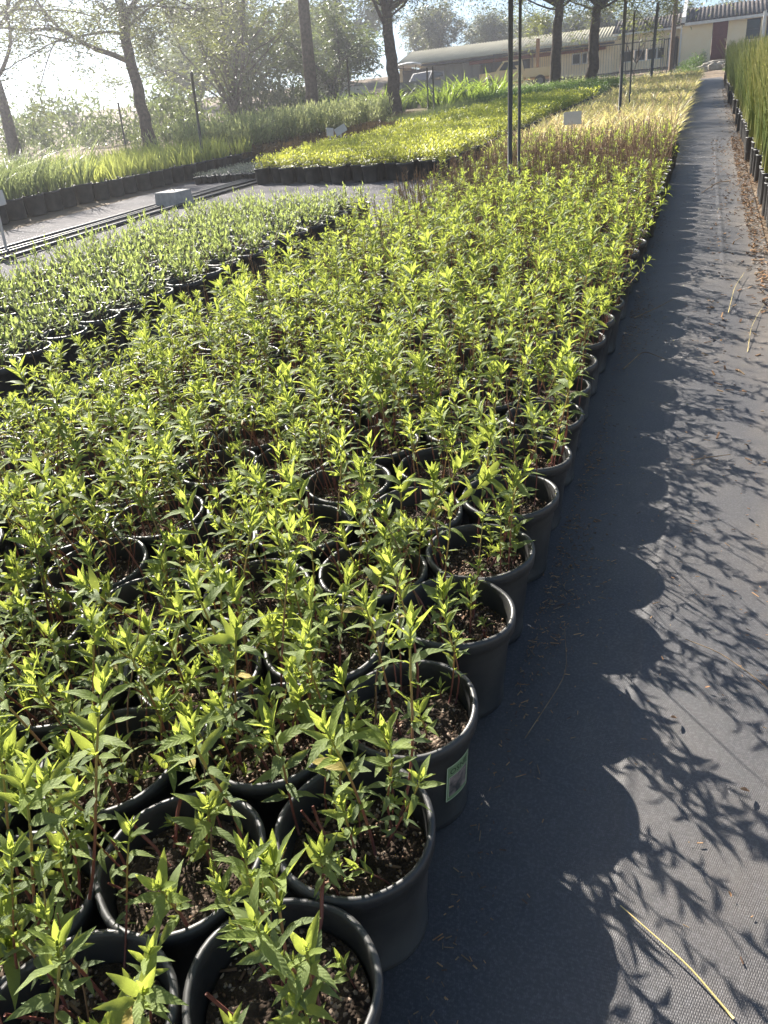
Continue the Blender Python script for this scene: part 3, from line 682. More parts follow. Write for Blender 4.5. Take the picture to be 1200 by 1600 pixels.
# lime bushes beyond the cross lane
g = np.random.default_rng(23)
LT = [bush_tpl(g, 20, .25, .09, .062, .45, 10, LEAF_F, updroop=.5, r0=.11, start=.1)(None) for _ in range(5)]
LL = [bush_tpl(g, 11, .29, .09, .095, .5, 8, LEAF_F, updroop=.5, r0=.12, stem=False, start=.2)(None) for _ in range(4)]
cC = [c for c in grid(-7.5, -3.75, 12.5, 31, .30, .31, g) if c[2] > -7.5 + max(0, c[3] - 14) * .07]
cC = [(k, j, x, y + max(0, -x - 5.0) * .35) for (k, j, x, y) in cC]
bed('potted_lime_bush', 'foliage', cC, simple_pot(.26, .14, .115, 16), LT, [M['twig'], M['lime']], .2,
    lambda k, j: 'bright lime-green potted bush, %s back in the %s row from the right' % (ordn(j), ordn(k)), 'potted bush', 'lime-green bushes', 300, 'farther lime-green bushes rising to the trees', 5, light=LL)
# darker green bushes in the shade of the trees
g = np.random.default_rng(24)
DL = [bush_tpl(g, 16, .42, .08, .055, .4, 10, LEAF_F, updroop=.8, r0=.13, stem=False, start=.1)(None) for _ in range(4)]
cD = grid(-8.6, -3.75, 31.3, 42, .38, .42, g)
bed('potted_dark_bush', 'foliage', cD, simple_pot(.24, .14, .11, 10), DL, [M['twig'], M['dark']], .18,
    lambda k, j: 'dark green bush before the twin trees, %s back, %s row from right' % (ordn(j), ordn(k)), 'potted bush', 'dark green bushes', 60, 'farther dark green bushes under the twin-trunk trees', 6)
# rush bed and rusty low plants left of the lime bushes
g = np.random.default_rng(25)
RB = [blades_tpl(g, 40, .36, .007, .12, .09, 3, (.2, .8), .15) for _ in range(4)]
cR = [c for c in grid(-9.4, -6.4, 20, 36, .32, .34, g) if c[2] < -7.5 + max(0, c[3] - 16.0) * .07 - .1 and c[3] > 20 + (-c[2] - 6.4) * 1.6]
bed('potted_rush', 'rush_tuft', cR, simple_pot(.2, .12, .095, 10), RB, [M['reed']], .15,
    lambda k, j: 'fine rush tuft left of the lime bushes, %s back in %s row' % (ordn(j), ordn(k)), 'rush pot', 'rush pots', 260, 'farther rushes below the trees', 7)
RU = [bush_tpl(g, 14, .24, .05, .06, .25, 8, LEAF_F, updroop=.95, r0=.1, start=.1)(None) for _ in range(4)]
cU = [c for c in grid(-10.4, -7.7, 16.6, 29, .31, .33, g) if not (c[2] > -9.4 and c[3] > 20 + (-c[2] - 6.4) * 1.6) and c[2] < -7.75 + max(0, c[3] - 16) * .02]
bed('potted_rusty_plant', 'foliage', cU, simple_pot(.2, .12, .095, 10), RU, [M['twig'], M['rust']], .15,
    lambda k, j: 'rusty brown low plant behind the lime bushes, %s back, %s row' % (ordn(j), ordn(k)), 'potted plant', 'rusty brown potted plants', 260, 'farther rusty brown low plants', 8)
# left bed: tall reeds, yellow-green blades, willowy shrubs
g = np.random.default_rng(26)
RE = [blades_tpl(g, 44, .88, .024, .55, .14, 5, (.1, .9), .2, .03) for _ in range(5)]
cE = grid(-14.4, -10.45, 7.2, 12.4, .42, .42, g, .03)
bed('potted_reed', 'reed_tuft', cE, simple_pot(.32, .18, .15, 14), RE, [M['reed']], .27,
    lambda k, j: 'tall arching reed clump, %s back in the %s row from the lane' % (ordn(j), ordn(k)), 'reed pot', 'tall reed clumps', 200, 'farther tall reeds', 9)
YG = [blades_tpl(g, 20, .44, .036, .15, .12, 4, (.2, 1.0), .2, .04) for _ in range(5)]
cY = [(k, j, x + max(0, y - 12) * .12, y) for (k, j, x, y) in grid(-13.6, -10.35, 12.6, 17.2, .33, .34, g, .03)]
bed('potted_yellow_blades', 'blade_tuft', cY, simple_pot(.3, .16, .13, 12), YG, [M['ygrass']], .26,
    lambda k, j: 'yellow-green sword-leaved tuft, %s back in the %s row from the lane' % (ordn(j), ordn(k)), 'grass pot', 'yellow-green sword-leaved tufts', 200, 'farther yellow-green tufts', 10)
WI = [bush_tpl(g, 10, .66, .14, .14, .28, 13, LEAF_F, updroop=.85, r0=.12, start=.15)(None) for _ in range(5)]
cW = [(k, j, x + max(0, y - 12) * .06, y) for (k, j, x, y) in grid(-12.6, -10.2, 17.3, 26, .40, .42, g, .03)]
bed('potted_willowy_shrub', 'foliage', cW, simple_pot(.34, .18, .15, 12), WI, [M['twig'], M['willow']], .28,
    lambda k, j: 'willowy pale green shrub, %s back in the %s row from the lane' % (ordn(j), ordn(k)), 'potted shrub', 'willowy pale shrubs', 260, 'farther willowy shrubs', 11)
# small silver seedlings
g = np.random.default_rng(27)
SI = [bush_tpl(g, 5, .09, .04, .035, .5, 6, LEAF_F, updroop=.6, r0=.03, stem=False, start=.2)(None) for _ in range(3)]
bed('silver_seedling_pot', 'foliage', grid(-9.2, -7.95, 14.0, 15.8, .155, .16, g, .01), simple_pot(.13, .07, .055, 10), SI, [M['twig'], M['silver']], .10,
    lambda k, j: 'small silvery seedling beyond the concrete block, %s back, %s row' % (ordn(j), ordn(k)), 'seedling pot', 'small silvery seedling pots', 120, '', 12)
# right bed: tall thin restios in narrow bags
g = np.random.default_rng(28)
def restio_tpl(g, n, h, nseg=4):
    mb = MB()
    for q in range(n):
        a = g.uniform(0, 2 * PI); rr = .05 * math.sqrt(g.random()); hh = h * g.uniform(.6, 1.1); t = np.linspace(0, 1, nseg + 1); b = g.uniform(0, 2 * PI); l = abs(g.normal(0, .12)) * hh
        P = np.stack([rr * math.cos(a) + l * math.cos(b) * t ** 1.8, rr * math.sin(a) + l * math.sin(b) * t ** 1.8, hh * t], -1)
        tn = np.clip(np.array([.9, .05, .2, .5, 1.0][:nseg + 1]) + g.normal(0, .15), 0, 1)
        mb.tube(P, np.linspace(.0046, .0024, nseg + 1), 3, 0, tn, cap=False)
    return mb
RS = [restio_tpl(g, 24, 1.0) for _ in range(5)]; RSL = [restio_tpl(g, 13, 1.0, 3) for _ in range(4)]
cT = []
for k in range(8):
    y = 6.4 + .07 * (k % 2); j = 0
    while y < 41:
        gap = (12.6 < y < 13.1) or (18.3 < y < 20.3 and k < 1) or (25 < y < 27 and k < 1)
        if not gap: cT.append((k, j, .63 + .17 * k + g.normal(0, .03), y + g.normal(0, .02)))
        y += .165 if k < 3 else .24; j += 1
def narrow_pot(seg=12):
    mb = MB(); mb.lathe([(.062, 0), (.066, .01), (.070, .27), (.076, .272), (.077, .285), (.070, .287), (.066, .25)], seg, 0)
    th = np.linspace(0, 2 * PI, seg, endpoint=False); mb.add(np.stack([.064 * np.cos(th), .064 * np.sin(th), np.full(seg, .262)], -1), [np.arange(seg)], 1); return mb
bed('potted_restio', 'stem_tuft', cT, narrow_pot(), RS, [M['restio']], .255,
    lambda k, j: 'tall thin restio right of the path, %s back in its %s row' % (ordn(j), ordn(k)), 'restio pot', 'tall restios right of the path', 300, 'farther tall restios right of the path', 13, light=RSL)

# strap-leaved clumps, pale mound, fence-side plants
g = np.random.default_rng(29)
ST = [blades_tpl(g, 60, 1.15, .085, .55, .4, 5, (.1, .9), .35).mesh('leaves', [M['strap']]) for _ in range(4)]
sp_pos = [(-19.5, 44), (-18.2, 42), (-17.2, 44.5), (-15.9, 42.2), (-15.2, 44.8), (-14.6, 41), (-13.6, 43.4), (-12.6, 41), (-12.2, 44), (-11.4, 42.3), (-10.6, 40.2), (-10.4, 44), (-9.9, 42), (-14.2, 39.2), (-11.6, 39), (-16.5, 40.2), (-9.6, 40)]
for n, (x, y) in enumerate(sorted(sp_pos)):
    o = link('strap_leaf_clump', ST[n % 4], None, Matrix.Translation((x, y, gz(x, y))) @ Matrix.Rotation(g.uniform(0, 6), 4, 'Z') @ Matrix.Scale(g.uniform(.95, 1.35), 4))
    tag(o, 'glossy strap-leaved clump before the long shed, %s from the left' % ordn(n), 'plant', 'strap-leaved clumps before the shed')
def mound_tpl(g, n, r, h, L, mname):
    ms = []; tn = []
    for q in range(n):
        a = g.uniform(0, 2 * PI); e = math.asin(g.random()); rr = g.uniform(.55, 1.05)
        lump = 1 + .25 * math.sin(3 * a + 2 * e) * math.cos(2 * a - 5 * e)
        p = np.array([r * math.cos(a) * math.cos(e), r * math.sin(a) * math.cos(e), h * math.sin(e)]) * rr * lump
        d = g.normal(0, 1, 3) + np.array([0, 0, .6]); d /= np.linalg.norm(d); s_ = np.cross(d, g.normal(0, 1, 3)); s_ /= np.linalg.norm(s_); l = L * g.uniform(.6, 1.2)
        A = np.eye(4); A[:3, 0] = s_ * l; A[:3, 1] = d * l; A[:3, 2] = np.cross(s_, d) * l; A[:3, 3] = p; ms.append(A); tn.append(g.uniform(0, 1))
    V, F, t = spread(LEAF_F[0], LEAF_F[1], np.array(ms), np.array(tn)); mb = MB(); mb.add(V, F, 0, t); return mb.mesh('foliage', [M[mname]])
MD = [mound_tpl(g, 1300, .9, .8, .12, 'willow'), mound_tpl(g, 1300, .9, .8, .14, 'bush'), mound_tpl(g, 900, .6, .7, .10, 'dark')]
def shrub(name, x, y, me, sc_, label, group=None):
    o = link(name, me, None, Matrix.Translation((x, y, gz(x, y) - .05)) @ Matrix.Rotation(g.uniform(0, 6), 4, 'Z') @ Matrix.Diagonal((*sc_, 1))); tag(o, label, 'shrub', group); return o
shrub('mound_shrub', -9.3, 45.5, MD[0], (1.5, 1.2, 1.0), 'pale mounded shrub in front of the old pickup'); shrub('mound_shrub', -6.4, 46, MD[0], (2.0, 1.2, .9), 'pale wide shrub behind the first twin-trunk tree')
for n, (x, y, s_) in enumerate([(-3.9, 45, .8), (-2.8, 46, .9), (-1.9, 45.2, .8), (-1.2, 46.5, .9), (-.9, 48, 1.0), (-.75, 45.3, .55)]):
    shrub('low_shrub', x, y, MD[1 if n < 3 else 2], (s_, s_, s_ * .8), 'low shrub beyond the golden grass, %s from the left' % ordn(n), 'low shrubs beyond the golden grass')
for n, (x, y, s_) in enumerate([(-31, 33, 2.2), (-27, 34, 1.8), (-24.5, 36, 2.4), (-35, 40, 3), (-29, 42, 2.6), (-22, 33, 1.2), (-20.5, 41, 2.2), (-38, 34, 2.6), (-18.6, 39.5, 1.1), (-24, 44, 3.2), (-16.8, 30.5, .7), (-21.5, 29.5, .8)]):
    shrub('grey_green_shrub', x, y, MD[1], (s_, s_, s_ * 1.15), 'grey-green bush among the trees at the left, %s' % ['leftmost tall one', 'behind the first trunk gap', 'right of the left trunk', 'far tall one in the gap', 'far round one', 'small one by the trunk', 'behind the many-stemmed tree', 'at the picture edge', 'between the two straight trunks', 'far largest', 'low one behind the willowy shrubs', 'low one at the second trunk foot'][n], 'bushes among the left trees')

# ------------------------------------------------------------------ trees
def grow(mb, g, p, d, L, r, depth, tips, droop=.0, up=.15):
    n = 5; pts = [np.array(p, float)]; d = np.array(d, float) / np.linalg.norm(d)
    for k in range(n):
        d = d + g.normal(0, .10, 3) + np.array([0, 0, up * .25 - droop * .2]); d /= np.linalg.norm(d); pts.append(pts[-1] + d * L / n)
    pts = np.array(pts); r1 = r * (.62 if depth else .3)
    mb.tube(pts, np.linspace(r, r1, n + 1), 8 if r > .1 else (6 if r > .04 else 4), 0, cap=False)
    if depth <= 0:
        tips.append(pts); return
    if depth <= 2: tips.append(pts)
    nb = 2 if g.random() < .6 else 3
    for k in range(nb):
        ax = np.cross(d, g.normal(0, 1, 3)); ax /= np.linalg.norm(ax); an = g.uniform(.3, .75)
        grow(mb, g, pts[-1], d * math.cos(an) + ax * math.sin(an), L * g.uniform(.62, .85), r1 * g.uniform(.7, .95), depth - 1, tips, droop, up)
    for k in range(2 if depth > 1 else 1):
        q = int(g.integers(2, n)); ax = np.cross(d, g.normal(0, 1, 3)); ax /= np.linalg.norm(ax); an = g.uniform(.6, 1.1)
        grow(mb, g, pts[q], d * math.cos(an) + ax * math.sin(an), L * g.uniform(.5, .75), r1 * .55, max(0, depth - 2), tips, droop, up)
def crown_from(g, tips, per, L, mname, hang=.3, rad=.35, nl=7):
    """drooping sprays of small leaves hung along the outer branches"""
    N = len(tips) * per
    st = []; t0 = []
    for p in tips:
        u = g.uniform(.05, 1.0, per); x = np.linspace(0, 1, len(p)); st.append(np.stack([np.interp(u, x, p[:, c]) for c in range(3)], -1)); t0.append(np.full(per, g.uniform(.1, .9)))
    st = np.concatenate(st) + g.normal(0, rad * .4, (N, 3)); t0 = np.concatenate(t0)
    az = g.uniform(0, 2 * PI, N); ln = g.uniform(.4, 1.1, N) * (.35 + hang)
    V0 = []; tn = []
    for k in range(nl):
        f = (k + .5) / nl
        p = st + np.stack([np.cos(az) * ln * f * .8, np.sin(az) * ln * f * .8, ln * (.25 * f - .9 * f * f * min(1, hang * 1.4))], -1)
        d = np.stack([np.cos(az + (1 if k % 2 else -1)), np.sin(az + (1 if k % 2 else -1)), np.full(N, -.35)], -1) + g.normal(0, .4, (N, 3)); d /= np.linalg.norm(d, axis=1)[:, None]
        s_ = np.cross(d, g.normal(0, 1, (N, 3))); s_ /= np.linalg.norm(s_, axis=1)[:, None]; l = L * g.uniform(.6, 1.25, N)[:, None]
        A = np.tile(np.eye(4), (N, 1, 1)); A[:, :3, 0] = s_ * l; A[:, :3, 1] = d * l; A[:, :3, 2] = np.cross(s_, d) * l; A[:, :3, 3] = p; V0.append(A); tn.append(np.clip(t0 + g.normal(0, .15, N), 0, 1))
    V, F, t = spread(LEAF_F[0], LEAF_F[1], np.concatenate(V0), np.concatenate(tn)); mb = MB(); mb.add(V, F, 0, t)
    return mb.mesh('crown', [M[mname]])
def tree(x, y, seed, trunk, r0, limbs, label, per=26, L=.16, mname='tree1', depth=3, hang=.5, z=None, group='tall trees behind the beds', flare=1.5, up=.15, rad=.4, low=True):
    """trunk: list of (dx, height); limbs: (height, azimuth deg in plan, elevation deg, length, radius)"""
    g = np.random.default_rng(seed); root = empty('tree', x, y, z, label=label, cat='tree', group=group)
    mb = MB(); tips = []
    P = np.array([(dx, 0, h) for dx, h in trunk], float); hs = np.linspace(P[0, 2], P[-1, 2], 14)
    Q = np.stack([np.interp(hs, P[:, 2], P[:, 0]), np.zeros(14), hs], -1); Q[1:] += g.normal(0, .025, (13, 3)); Q[:, 2] = hs - .1
    r0 *= .68
    rr = r0 * (1 - .35 * hs / hs[-1]); rr[0] *= flare; rr[1] *= 1 + (flare - 1) * .35
    mb.tube(Q, rr, 14, 0)
    for (h, az, el, ln, r) in limbs:
        p = np.array([np.interp(h, Q[:, 2], Q[:, c]) for c in range(3)]); a, e = R_(az), R_(el)
        grow(mb, g, p, (math.cos(a) * math.cos(e), math.sin(a) * math.cos(e), math.sin(e)), ln, r * .72, depth, tips, 0, up)
    if depth == 3:
        for k in range(6):
            h = hs[-1] * g.uniform(.62 if low else .86, 1.0) if hs[-1] > 2 else hs[-1]; p = np.array([np.interp(h, Q[:, 2], Q[:, c]) for c in range(3)]); a = k * 1.05 + g.uniform(-.4, .4); e = (g.uniform(.1, .5) if low else g.uniform(.45, .9)) if hs[-1] > 2 else g.uniform(.7, 1.0)
            grow(mb, g, p, (math.cos(a) * math.cos(e), math.sin(a) * math.cos(e), math.sin(e)), g.uniform(2.2, 3.2) * (1 if hs[-1] > 2 else 1.5), .05, 2, tips, .25, .1)
    link('trunk', mb.mesh('trunk', [M['bark']]), root)
    link('crown', crown_from(g, tips, max(6, int(per * .5)), L * 1.1, mname, hang + .45, rad), root)
    return root
tree(-26.6, 27.5, 31, [(0, 0), (-.2, 3), (-.5, 7)], .36, [(2.0, 200, 25, 3, .10), (3, 0, 35, 3.4, .12), (4.4, 20, 15, 3.6, .12), (5.5, 330, 40, 3.2, .1), (6.6, 180, 60, 3.2, .12), (7, 40, 75, 3, .12)], 'feathery tree at the left edge of the picture with a hazy trunk', 34, .15)
tree(-20.3, 28, 32, [(0, 0), (-.15, 2.2), (-.35, 4.2), (-.3, 5.6)], .36, [(3.0, 185, 22, 3.6, .15), (4.3, 0, 50, 3.6, .14), (4.9, 160, 48, 3.8, .14), (5.6, 95, 80, 3.6, .16), (5.5, 30, 62, 3.6, .14), (5.2, 250, 55, 3.2, .12)], 'dark leaning tree with a bent limb reaching left, behind the yellow-green tufts', 30, .15)
tree(-24.6, 42, 33, [(0, 0), (0, .9)], .45, [(.6, 180, 66, 5.0, .22), (.7, 20, 72, 5.4, .24), (.8, 90, 82, 5.6, .22), (.7, 340, 58, 5, .18), (.8, 150, 50, 4, .14)], 'many-stemmed vase-shaped tree between the leaning tree and the straight trunks', 30, .18, flare=1.2)
tree(-16.9, 36, 34, [(0, 0), (0, 4), (-.1, 9.5)], .44, [(5.4, 10, 25, 3.8, .14), (6.4, 190, 30, 3.8, .13), (7.4, 60, 40, 3.6, .12), (8.4, 300, 45, 3.4, .12), (9.4, 170, 65, 3.4, .14)], 'straight dark trunk rising out of the picture behind the willowy shrubs', 20, .17, low=False)
tree(-12.9, 36, 35, [(0, 0), (-.05, 2.4), (-.2, 4.3)], .46, [(3.3, 200, 55, 3.2, .12), (4.3, 175, 62, 3.8, .19), (4.3, 15, 50, 4.4, .20), (4.4, 90, 70, 3.6, .16), (4.0, 350, 22, 4.2, .12)], 'broad dark tree that forks above head height, left of the long shed', 24, .16, low=False)
tree(-6.95, 42, 36, [(0, 0), (.1, 2.5), (.15, 4.0)], .42, [(3.7, 178, 32, 4.2, .2), (4.0, 75, 75, 3.8, .2), (4.0, 10, 55, 3.6, .17), (3.5, 200, 8, 2.6, .06), (4.0, 300, 50, 3.4, .14)], 'left one of the twin trees before the shed, with a limb arching left', 34, .16, low=False)
tree(-5.25, 42.6, 37, [(0, 0), (0, 2.4), (.1, 3.6)], .44, [(3.3, 5, 48, 4.2, .2), (3.6, 150, 70, 3.8, .2), (3.6, 60, 62, 3.6, .18), (3.3, 350, 12, 2.8, .08), (3.4, 250, 45, 3.2, .12)], 'right one of the twin trees before the shed, with a limb rising right', 34, .16, low=False)
tree(6.2, 25, 38, [(0, 0), (0, 2.4)], .22, [(2.2, 172, 26, 2.6, .10), (2.4, 60, 60, 2.8, .1), (2.3, 160, 42, 2.6, .09)], 'fresh bright green tree overhanging from the right edge above the restios', 40, .16, 'tree3', 2, .35, group='overhanging tree', flare=1.2)
bgt = [(-44, 68, 1.3, 'bush'), (-36, 60, 1.35, 'tree2'), (-31, 74, 1.5, 'bush'), (-27, 58, 1.1, 'bush'), (-23.5, 78, .95, 'tree2'), (-27, 85, 1.1, 'tree2'), (-19.8, 82, .86, 'tree2'), (-15.9, 86, .84, 'tree2'), (-9.6, 84, .8, 'tree2'), (-7.2, 92, .95, 'tree2'), (-3.2, 88, .8, 'tree2'), (.8, 95, .95, 'tree2'), (5.5, 90, .75, 'tree2'), (-33, 52, 1.1, 'bush'), (-28, 50, 1.25, 'bush'), (-22, 50, .95, 'bush'), (-12.7, 88, .88, 'tree2'), (-17.8, 96, 1.1, 'tree2'), (-22, 95, 1.15, 'tree2'), (-11.3, 98, 1.0, 'tree2')]
protos = {}
for mn, sd_, up_ in (('bush', 41, .1), ('tree2', 42, .35), ('tree2', 43, .3)):
    g = np.random.default_rng(sd_); mb = MB(); tips = []
    mb.tube([(0, 0, -.3), (0.05, 0, .8), (0, .05, 1.8)], [.24, .18, .15], 8, 0)
    for q in range(6): grow(mb, g, (0, 0, .8 + .2 * q), (math.cos(q * 2.4), math.sin(q * 2.4), .9 + up_ * 2), 2.0, .09, 2, tips, 0, up_)
    protos.setdefault(mn, []).append((mb.mesh('trunk', [M['bark']]), crown_from(g, tips, 16, .30, mn, .5, .9, 6)))
place_words = ['far broad tree behind the many-stemmed tree', 'grey-green tree above the many-stemmed tree', 'tall bushy tree behind the straight trunk', 'dark tree left of the straight trunk', 'gum tree behind the left end of the shed', 'farther gum tree left of the shed', 'gum tree above the left half of the shed roof', 'low gum tree above the middle of the shed roof', 'small gum tree between the paired posts and twin trees', 'gum tree between the twin trunks', 'gum tree above the low wing', 'gum tree behind the house corner', 'gum tree behind the house roof', 'dark round tree right of the leaning tree', 'dark dense tree left of the straight trunk foot', 'dark bushy tree between the straight trunk and forked tree', 'low gum tree just left of the twin trees', 'farther gum tree peeping over the middle of the shed roof', 'farther gum tree over the left quarter of the shed roof', 'farther gum tree peeping left of the twin trees']
for n, (x, y, s_, mn) in enumerate(bgt):
    tm, cm = protos[mn][n % len(protos[mn])]
    o = empty('background_tree', x, y, None, n * 1.7, label=place_words[n], cat='tree', group='trees on the skyline')
    o.scale = (s_, s_, s_); link('trunk', tm, o); link('crown', cm, o)

# ------------------------------------------------------------------ buildings
def corr_sheet(mb, x0, x1, ya, za, yb, zb, period, amp, mi=0, thick=.02):
    """corrugated roof sheet from eave (ya,za) to ridge (yb,zb)"""
    n = int((x1 - x0) / period) * 6; xs = np.linspace(x0, x1, n + 1); w_ = amp * np.cos((xs - x0) / period * 2 * PI)
    V = np.concatenate([np.stack([xs, np.full(n + 1, ya), za + w_], -1), np.stack([xs, np.full(n + 1, yb), zb + w_], -1), np.stack([xs, np.full(n + 1, ya), za + w_ - thick], -1), np.stack([xs, np.full(n + 1, yb), zb + w_ - thick], -1)])
    i = np.arange(n); m = n + 1
    mb.add(V, np.concatenate([np.stack([i, i + 1, i + 1 + m, i + m], -1), np.stack([i + 2 * m, i + 3 * m, i + 1 + 3 * m, i + 1 + 2 * m], -1), np.stack([i, i + 2 * m, i + 1 + 2 * m, i + 1], -1)]), mi)
def window(parent, x0, x1, z0, z1, y, frame, mull=1, rail=False):
    f = MB(); t = .06
    f.box(((x0 + x1) / 2, y, z0 - t / 2), (x1 - x0 + 2 * t, .09, t)); f.box(((x0 + x1) / 2, y, z1 + t / 2), (x1 - x0 + 2 * t, .09, t))
    f.box((x0 - t / 2, y, (z0 + z1) / 2), (t, .09, z1 - z0)); f.box((x1 + t / 2, y, (z0 + z1) / 2), (t, .09, z1 - z0))
    for k in range(1, mull): f.box((x0 + (x1 - x0) * k / mull, y, (z0 + z1) / 2), (.05, .07, z1 - z0))
    if rail: f.box(((x0 + x1) / 2, y, (z0 + z1) / 2), (x1 - x0, .06, .05))
    w_ = f.build('window', frame, parent)
    for k in range(mull):
        p = MB(); a, b = x0 + (x1 - x0) * k / mull, x0 + (x1 - x0) * (k + 1) / mull; p.box(((a + b) / 2, y + .02, (z0 + z1) / 2), (b - a, .012, z1 - z0)); p.build('pane', M['glass'], w_)
    return w_
# house with red door
hs = empty('house', 0, 60, 7.2, label='cream house with a red door and corrugated roof at the end of the dark path', cat='house')
def hm(mb): return mb
mb = MB(); mb.box((-1.03, .15, .9), (1.76, .3, 2.7)); mb.box((1.28, .15, .9), (1.06, .3, 2.7)); mb.box((.305, .15, 2.23), (.90, .3, .04)); mb.box((2.2, .15, .3), (.78, .3, 1.5)); mb.box((2.2, .15, 2.2), (.78, .3, .1)); mb.box((3.9, .15, .9), (2.6, .3, 2.7)); mb.box((-1.76, 3.2, .9), (.3, 5.75, 2.7)); mb.box((5.05, 3.2, .9), (.3, 5.75, 2.7))
mb.build('wall', M['cream'], hs)
dr = MB(); dr.box((.305, .02, 1.17), (.86, .06, 2.04)); d_ = dr.build('door', M['red'], hs)
for (cx_, cz_, w_, h_) in [(.1, 1.72, .3, .66), (.51, 1.72, .3, .66), (.1, .95, .3, .5), (.51, .95, .3, .5), (.1, .42, .3, .36), (.51, .42, .3, .36)]:
    p = MB(); p.box((cx_, -.02, cz_), (w_, .024, h_)); p.build('panel', M['red'], d_)
p = MB(); p.box((.66, -.06, 1.15), (.04, .06, .16)); p.tube([(.66, -.1, 1.2), (.56, -.1, 1.2)], .014, 8); p.build('handle', M['brass'], d_)
window(hs, 1.87, 2.53, 1.08, 2.1, .1, M['darkgrey'], 1, True)
window(hs, 3.0, 3.9, 1.08, 2.1, -.02, M['darkgrey'], 2, True)
mb = MB(); corr_sheet(mb, -1.75, 5.3, -.35, 2.36, 2.7, 3.5, .24, .04); corr_sheet(mb, -1.75, 5.3, 5.9, 2.3, 2.72, 3.5, .24, .04); mb.build('roof', M['asbestos'], hs, smooth=True)
mb = MB(); mb.box((1.75, -.33, 2.22), (7.1, .05, .16)); mb.build('fascia', M['white'], hs)
mb = MB(); mb.add([(-2.0, -.4, 2.3), (-1.78, -.4, 2.3), (-1.78, 2.7, 3.75), (-2.0, 2.7, 3.75), (-2.0, -.4, 2.62), (-1.78, -.4, 2.62), (-1.78, 2.7, 4.05), (-2.0, 2.7, 4.05)], [[0,3,2,1],[4,5,6,7],[0,1,5,4],[1,2,6,5],[2,3,7,6],[3,0,4,7]]); mb.build('gable_parapet', M['white'], hs)
mb = MB(); mb.box((-1.98, -.05, .95), (.1, .1, 2.6)); mb.build('drainpipe', M['white'], hs)
mb = MB(); mb.box((2.72, -1.2, 1.1), (.16, .16, 2.4)); mb.build('pillar', M['white'], hs)
# steps of rough stones below the door
g = np.random.default_rng(51)
for n, (x, y, z, sx, sy, sz) in enumerate([(-.5, 53, .05, .7, .5, .35), (.2, 53.4, .1, .9, .5, .4), (.9, 53.2, .1, .7, .5, .4), (-.2, 55.5, .2, .8, .5, .35), (.6, 55.8, .2, .8, .5, .35), (.3, 57.8, .2, 1.3, .6, .3), (-1.1, 52.2, .05, .6, .4, .3)]):
    m_ = MB(); m_.lathe([(.45, 0), (.5, .3), (.46, .8), (.3, 1.0)], 9, 0, capt=True); me = m_.mesh('step_stone', [M['stone']], False)
    for v in me.vertices: v.co.x *= sx * g.uniform(.88, 1.12); v.co.y *= sy * g.uniform(.88, 1.12); v.co.z *= sz * g.uniform(.9, 1.05)
    o = link('step_stone', me, None, Matrix.Translation((x, y, gz(x, y) - .05)) @ Matrix.Rotation(g.uniform(-.3, .3), 4, 'Z')); tag(o, 'rough pale stone below the red door, ' + ['front left', 'front middle', 'front right', 'second step left', 'second step right', 'top step before the door', 'loose one at the far left'][n], 'stone', 'stones of the garden steps')
for n, (x, y, s_) in enumerate([(-1.5, 51, .9), (-1.1, 54, 1.0), (-.95, 57, 1.1), (1.0, 51.5, .7), (1.3, 55, .9), (-.55, 58.5, .5), (1.1, 58.5, .55)]):
    shrub('dark_shrub', x, y, MD[2], (s_, s_, s_ * (1.0 if n < 5 else 2.4)), 'dark shrub by the garden steps, ' + ['front left', 'middle left', 'rear left against the wall', 'front right', 'middle right', 'upright one left of the red door', 'upright one right of the red door'][n], 'dark shrubs by the steps')
# low wing
wg = empty('house_wing', -4, 60.4, 7.15, label='lower cream wing with dark corrugated roof between the house and the long shed', cat='building')
mb = MB(); mb.box((-1.95, .15, .9), (.55, .3, 2.6)); mb.box((-.35, .15, .1), (2.7, .3, 1.0)); mb.box((-.35, .15, 1.75), (2.7, .3, .9)); mb.box((1.15, .15, .9), (.32, .3, 2.6)); mb.box((1.7, .15, 2.0), (.8, .3, .4)); mb.box((1.99, .15, .7), (.2, .3, 2.2)); mb.box((1.6, 1.2, .6), (.9, .1, 2.4), 1)
mb.build('wall', [M['cream'], M['darkgrey']], wg)
for a, b in ((-1.6, -.95), (-.75, -.15), (.05, .55), (.65, .98)): window(wg, a, b, .66, 1.22, .08, M['white'], 1)
mb = MB(); corr_sheet(mb, -2.25, 2.05, -.3, 2.32, 2.4, 3.35, .2, .035); corr_sheet(mb, -2.25, 2.05, 5, 2.2, 2.42, 3.35, .2, .035); mb.build('roof', M['asbestos'], wg, smooth=True)
mb = MB(); mb.box((-.1, -.28, 2.2), (4.2, .05, .12)); mb.build('fascia', M['white'], wg)
mb = MB(); mb.box((1.35, -.25, 1.0), (.07, .07, 2.0)); mb.build('drainpipe', M['white'], wg)
# long shed
sh = empty('long_shed', -13.6, 60, 7.0, label='long low cream shed with a khaki corrugated roof and grey sliding panels', cat='shed')
mb = MB(); mb.box((3.8, .15, 1.0), (7.4, .3, 2.6)); mb.box((0, 5.8, .9), (15, .2, 2.5)); mb.box((-7.4, 3, .9), (.2, 5.6, 2.5)); mb.box((7.4, 3, .9), (.2, 5.4, 2.5)); mb.build('wall', M['cream'], sh)
mb = MB(); corr_sheet(mb, -7.6, 7.7, -.7, 1.98, 3.5, 3.35, .2, .024); corr_sheet(mb, -7.6, 7.7, 6.2, 1.9, 3.52, 3.35, .2, .024); mb.build('roof', M['tinroof'], sh, smooth=True)
mb = MB(); mb.box((0, -.62, 1.86), (15.2, .06, .12)); mb.build('gutter', M['darkgrey'], sh)
mb = MB(); mb.box((2.4, -.1, 1.7), (9.2, .12, .2)); mb.build('beam', M['rust_red'], sh)
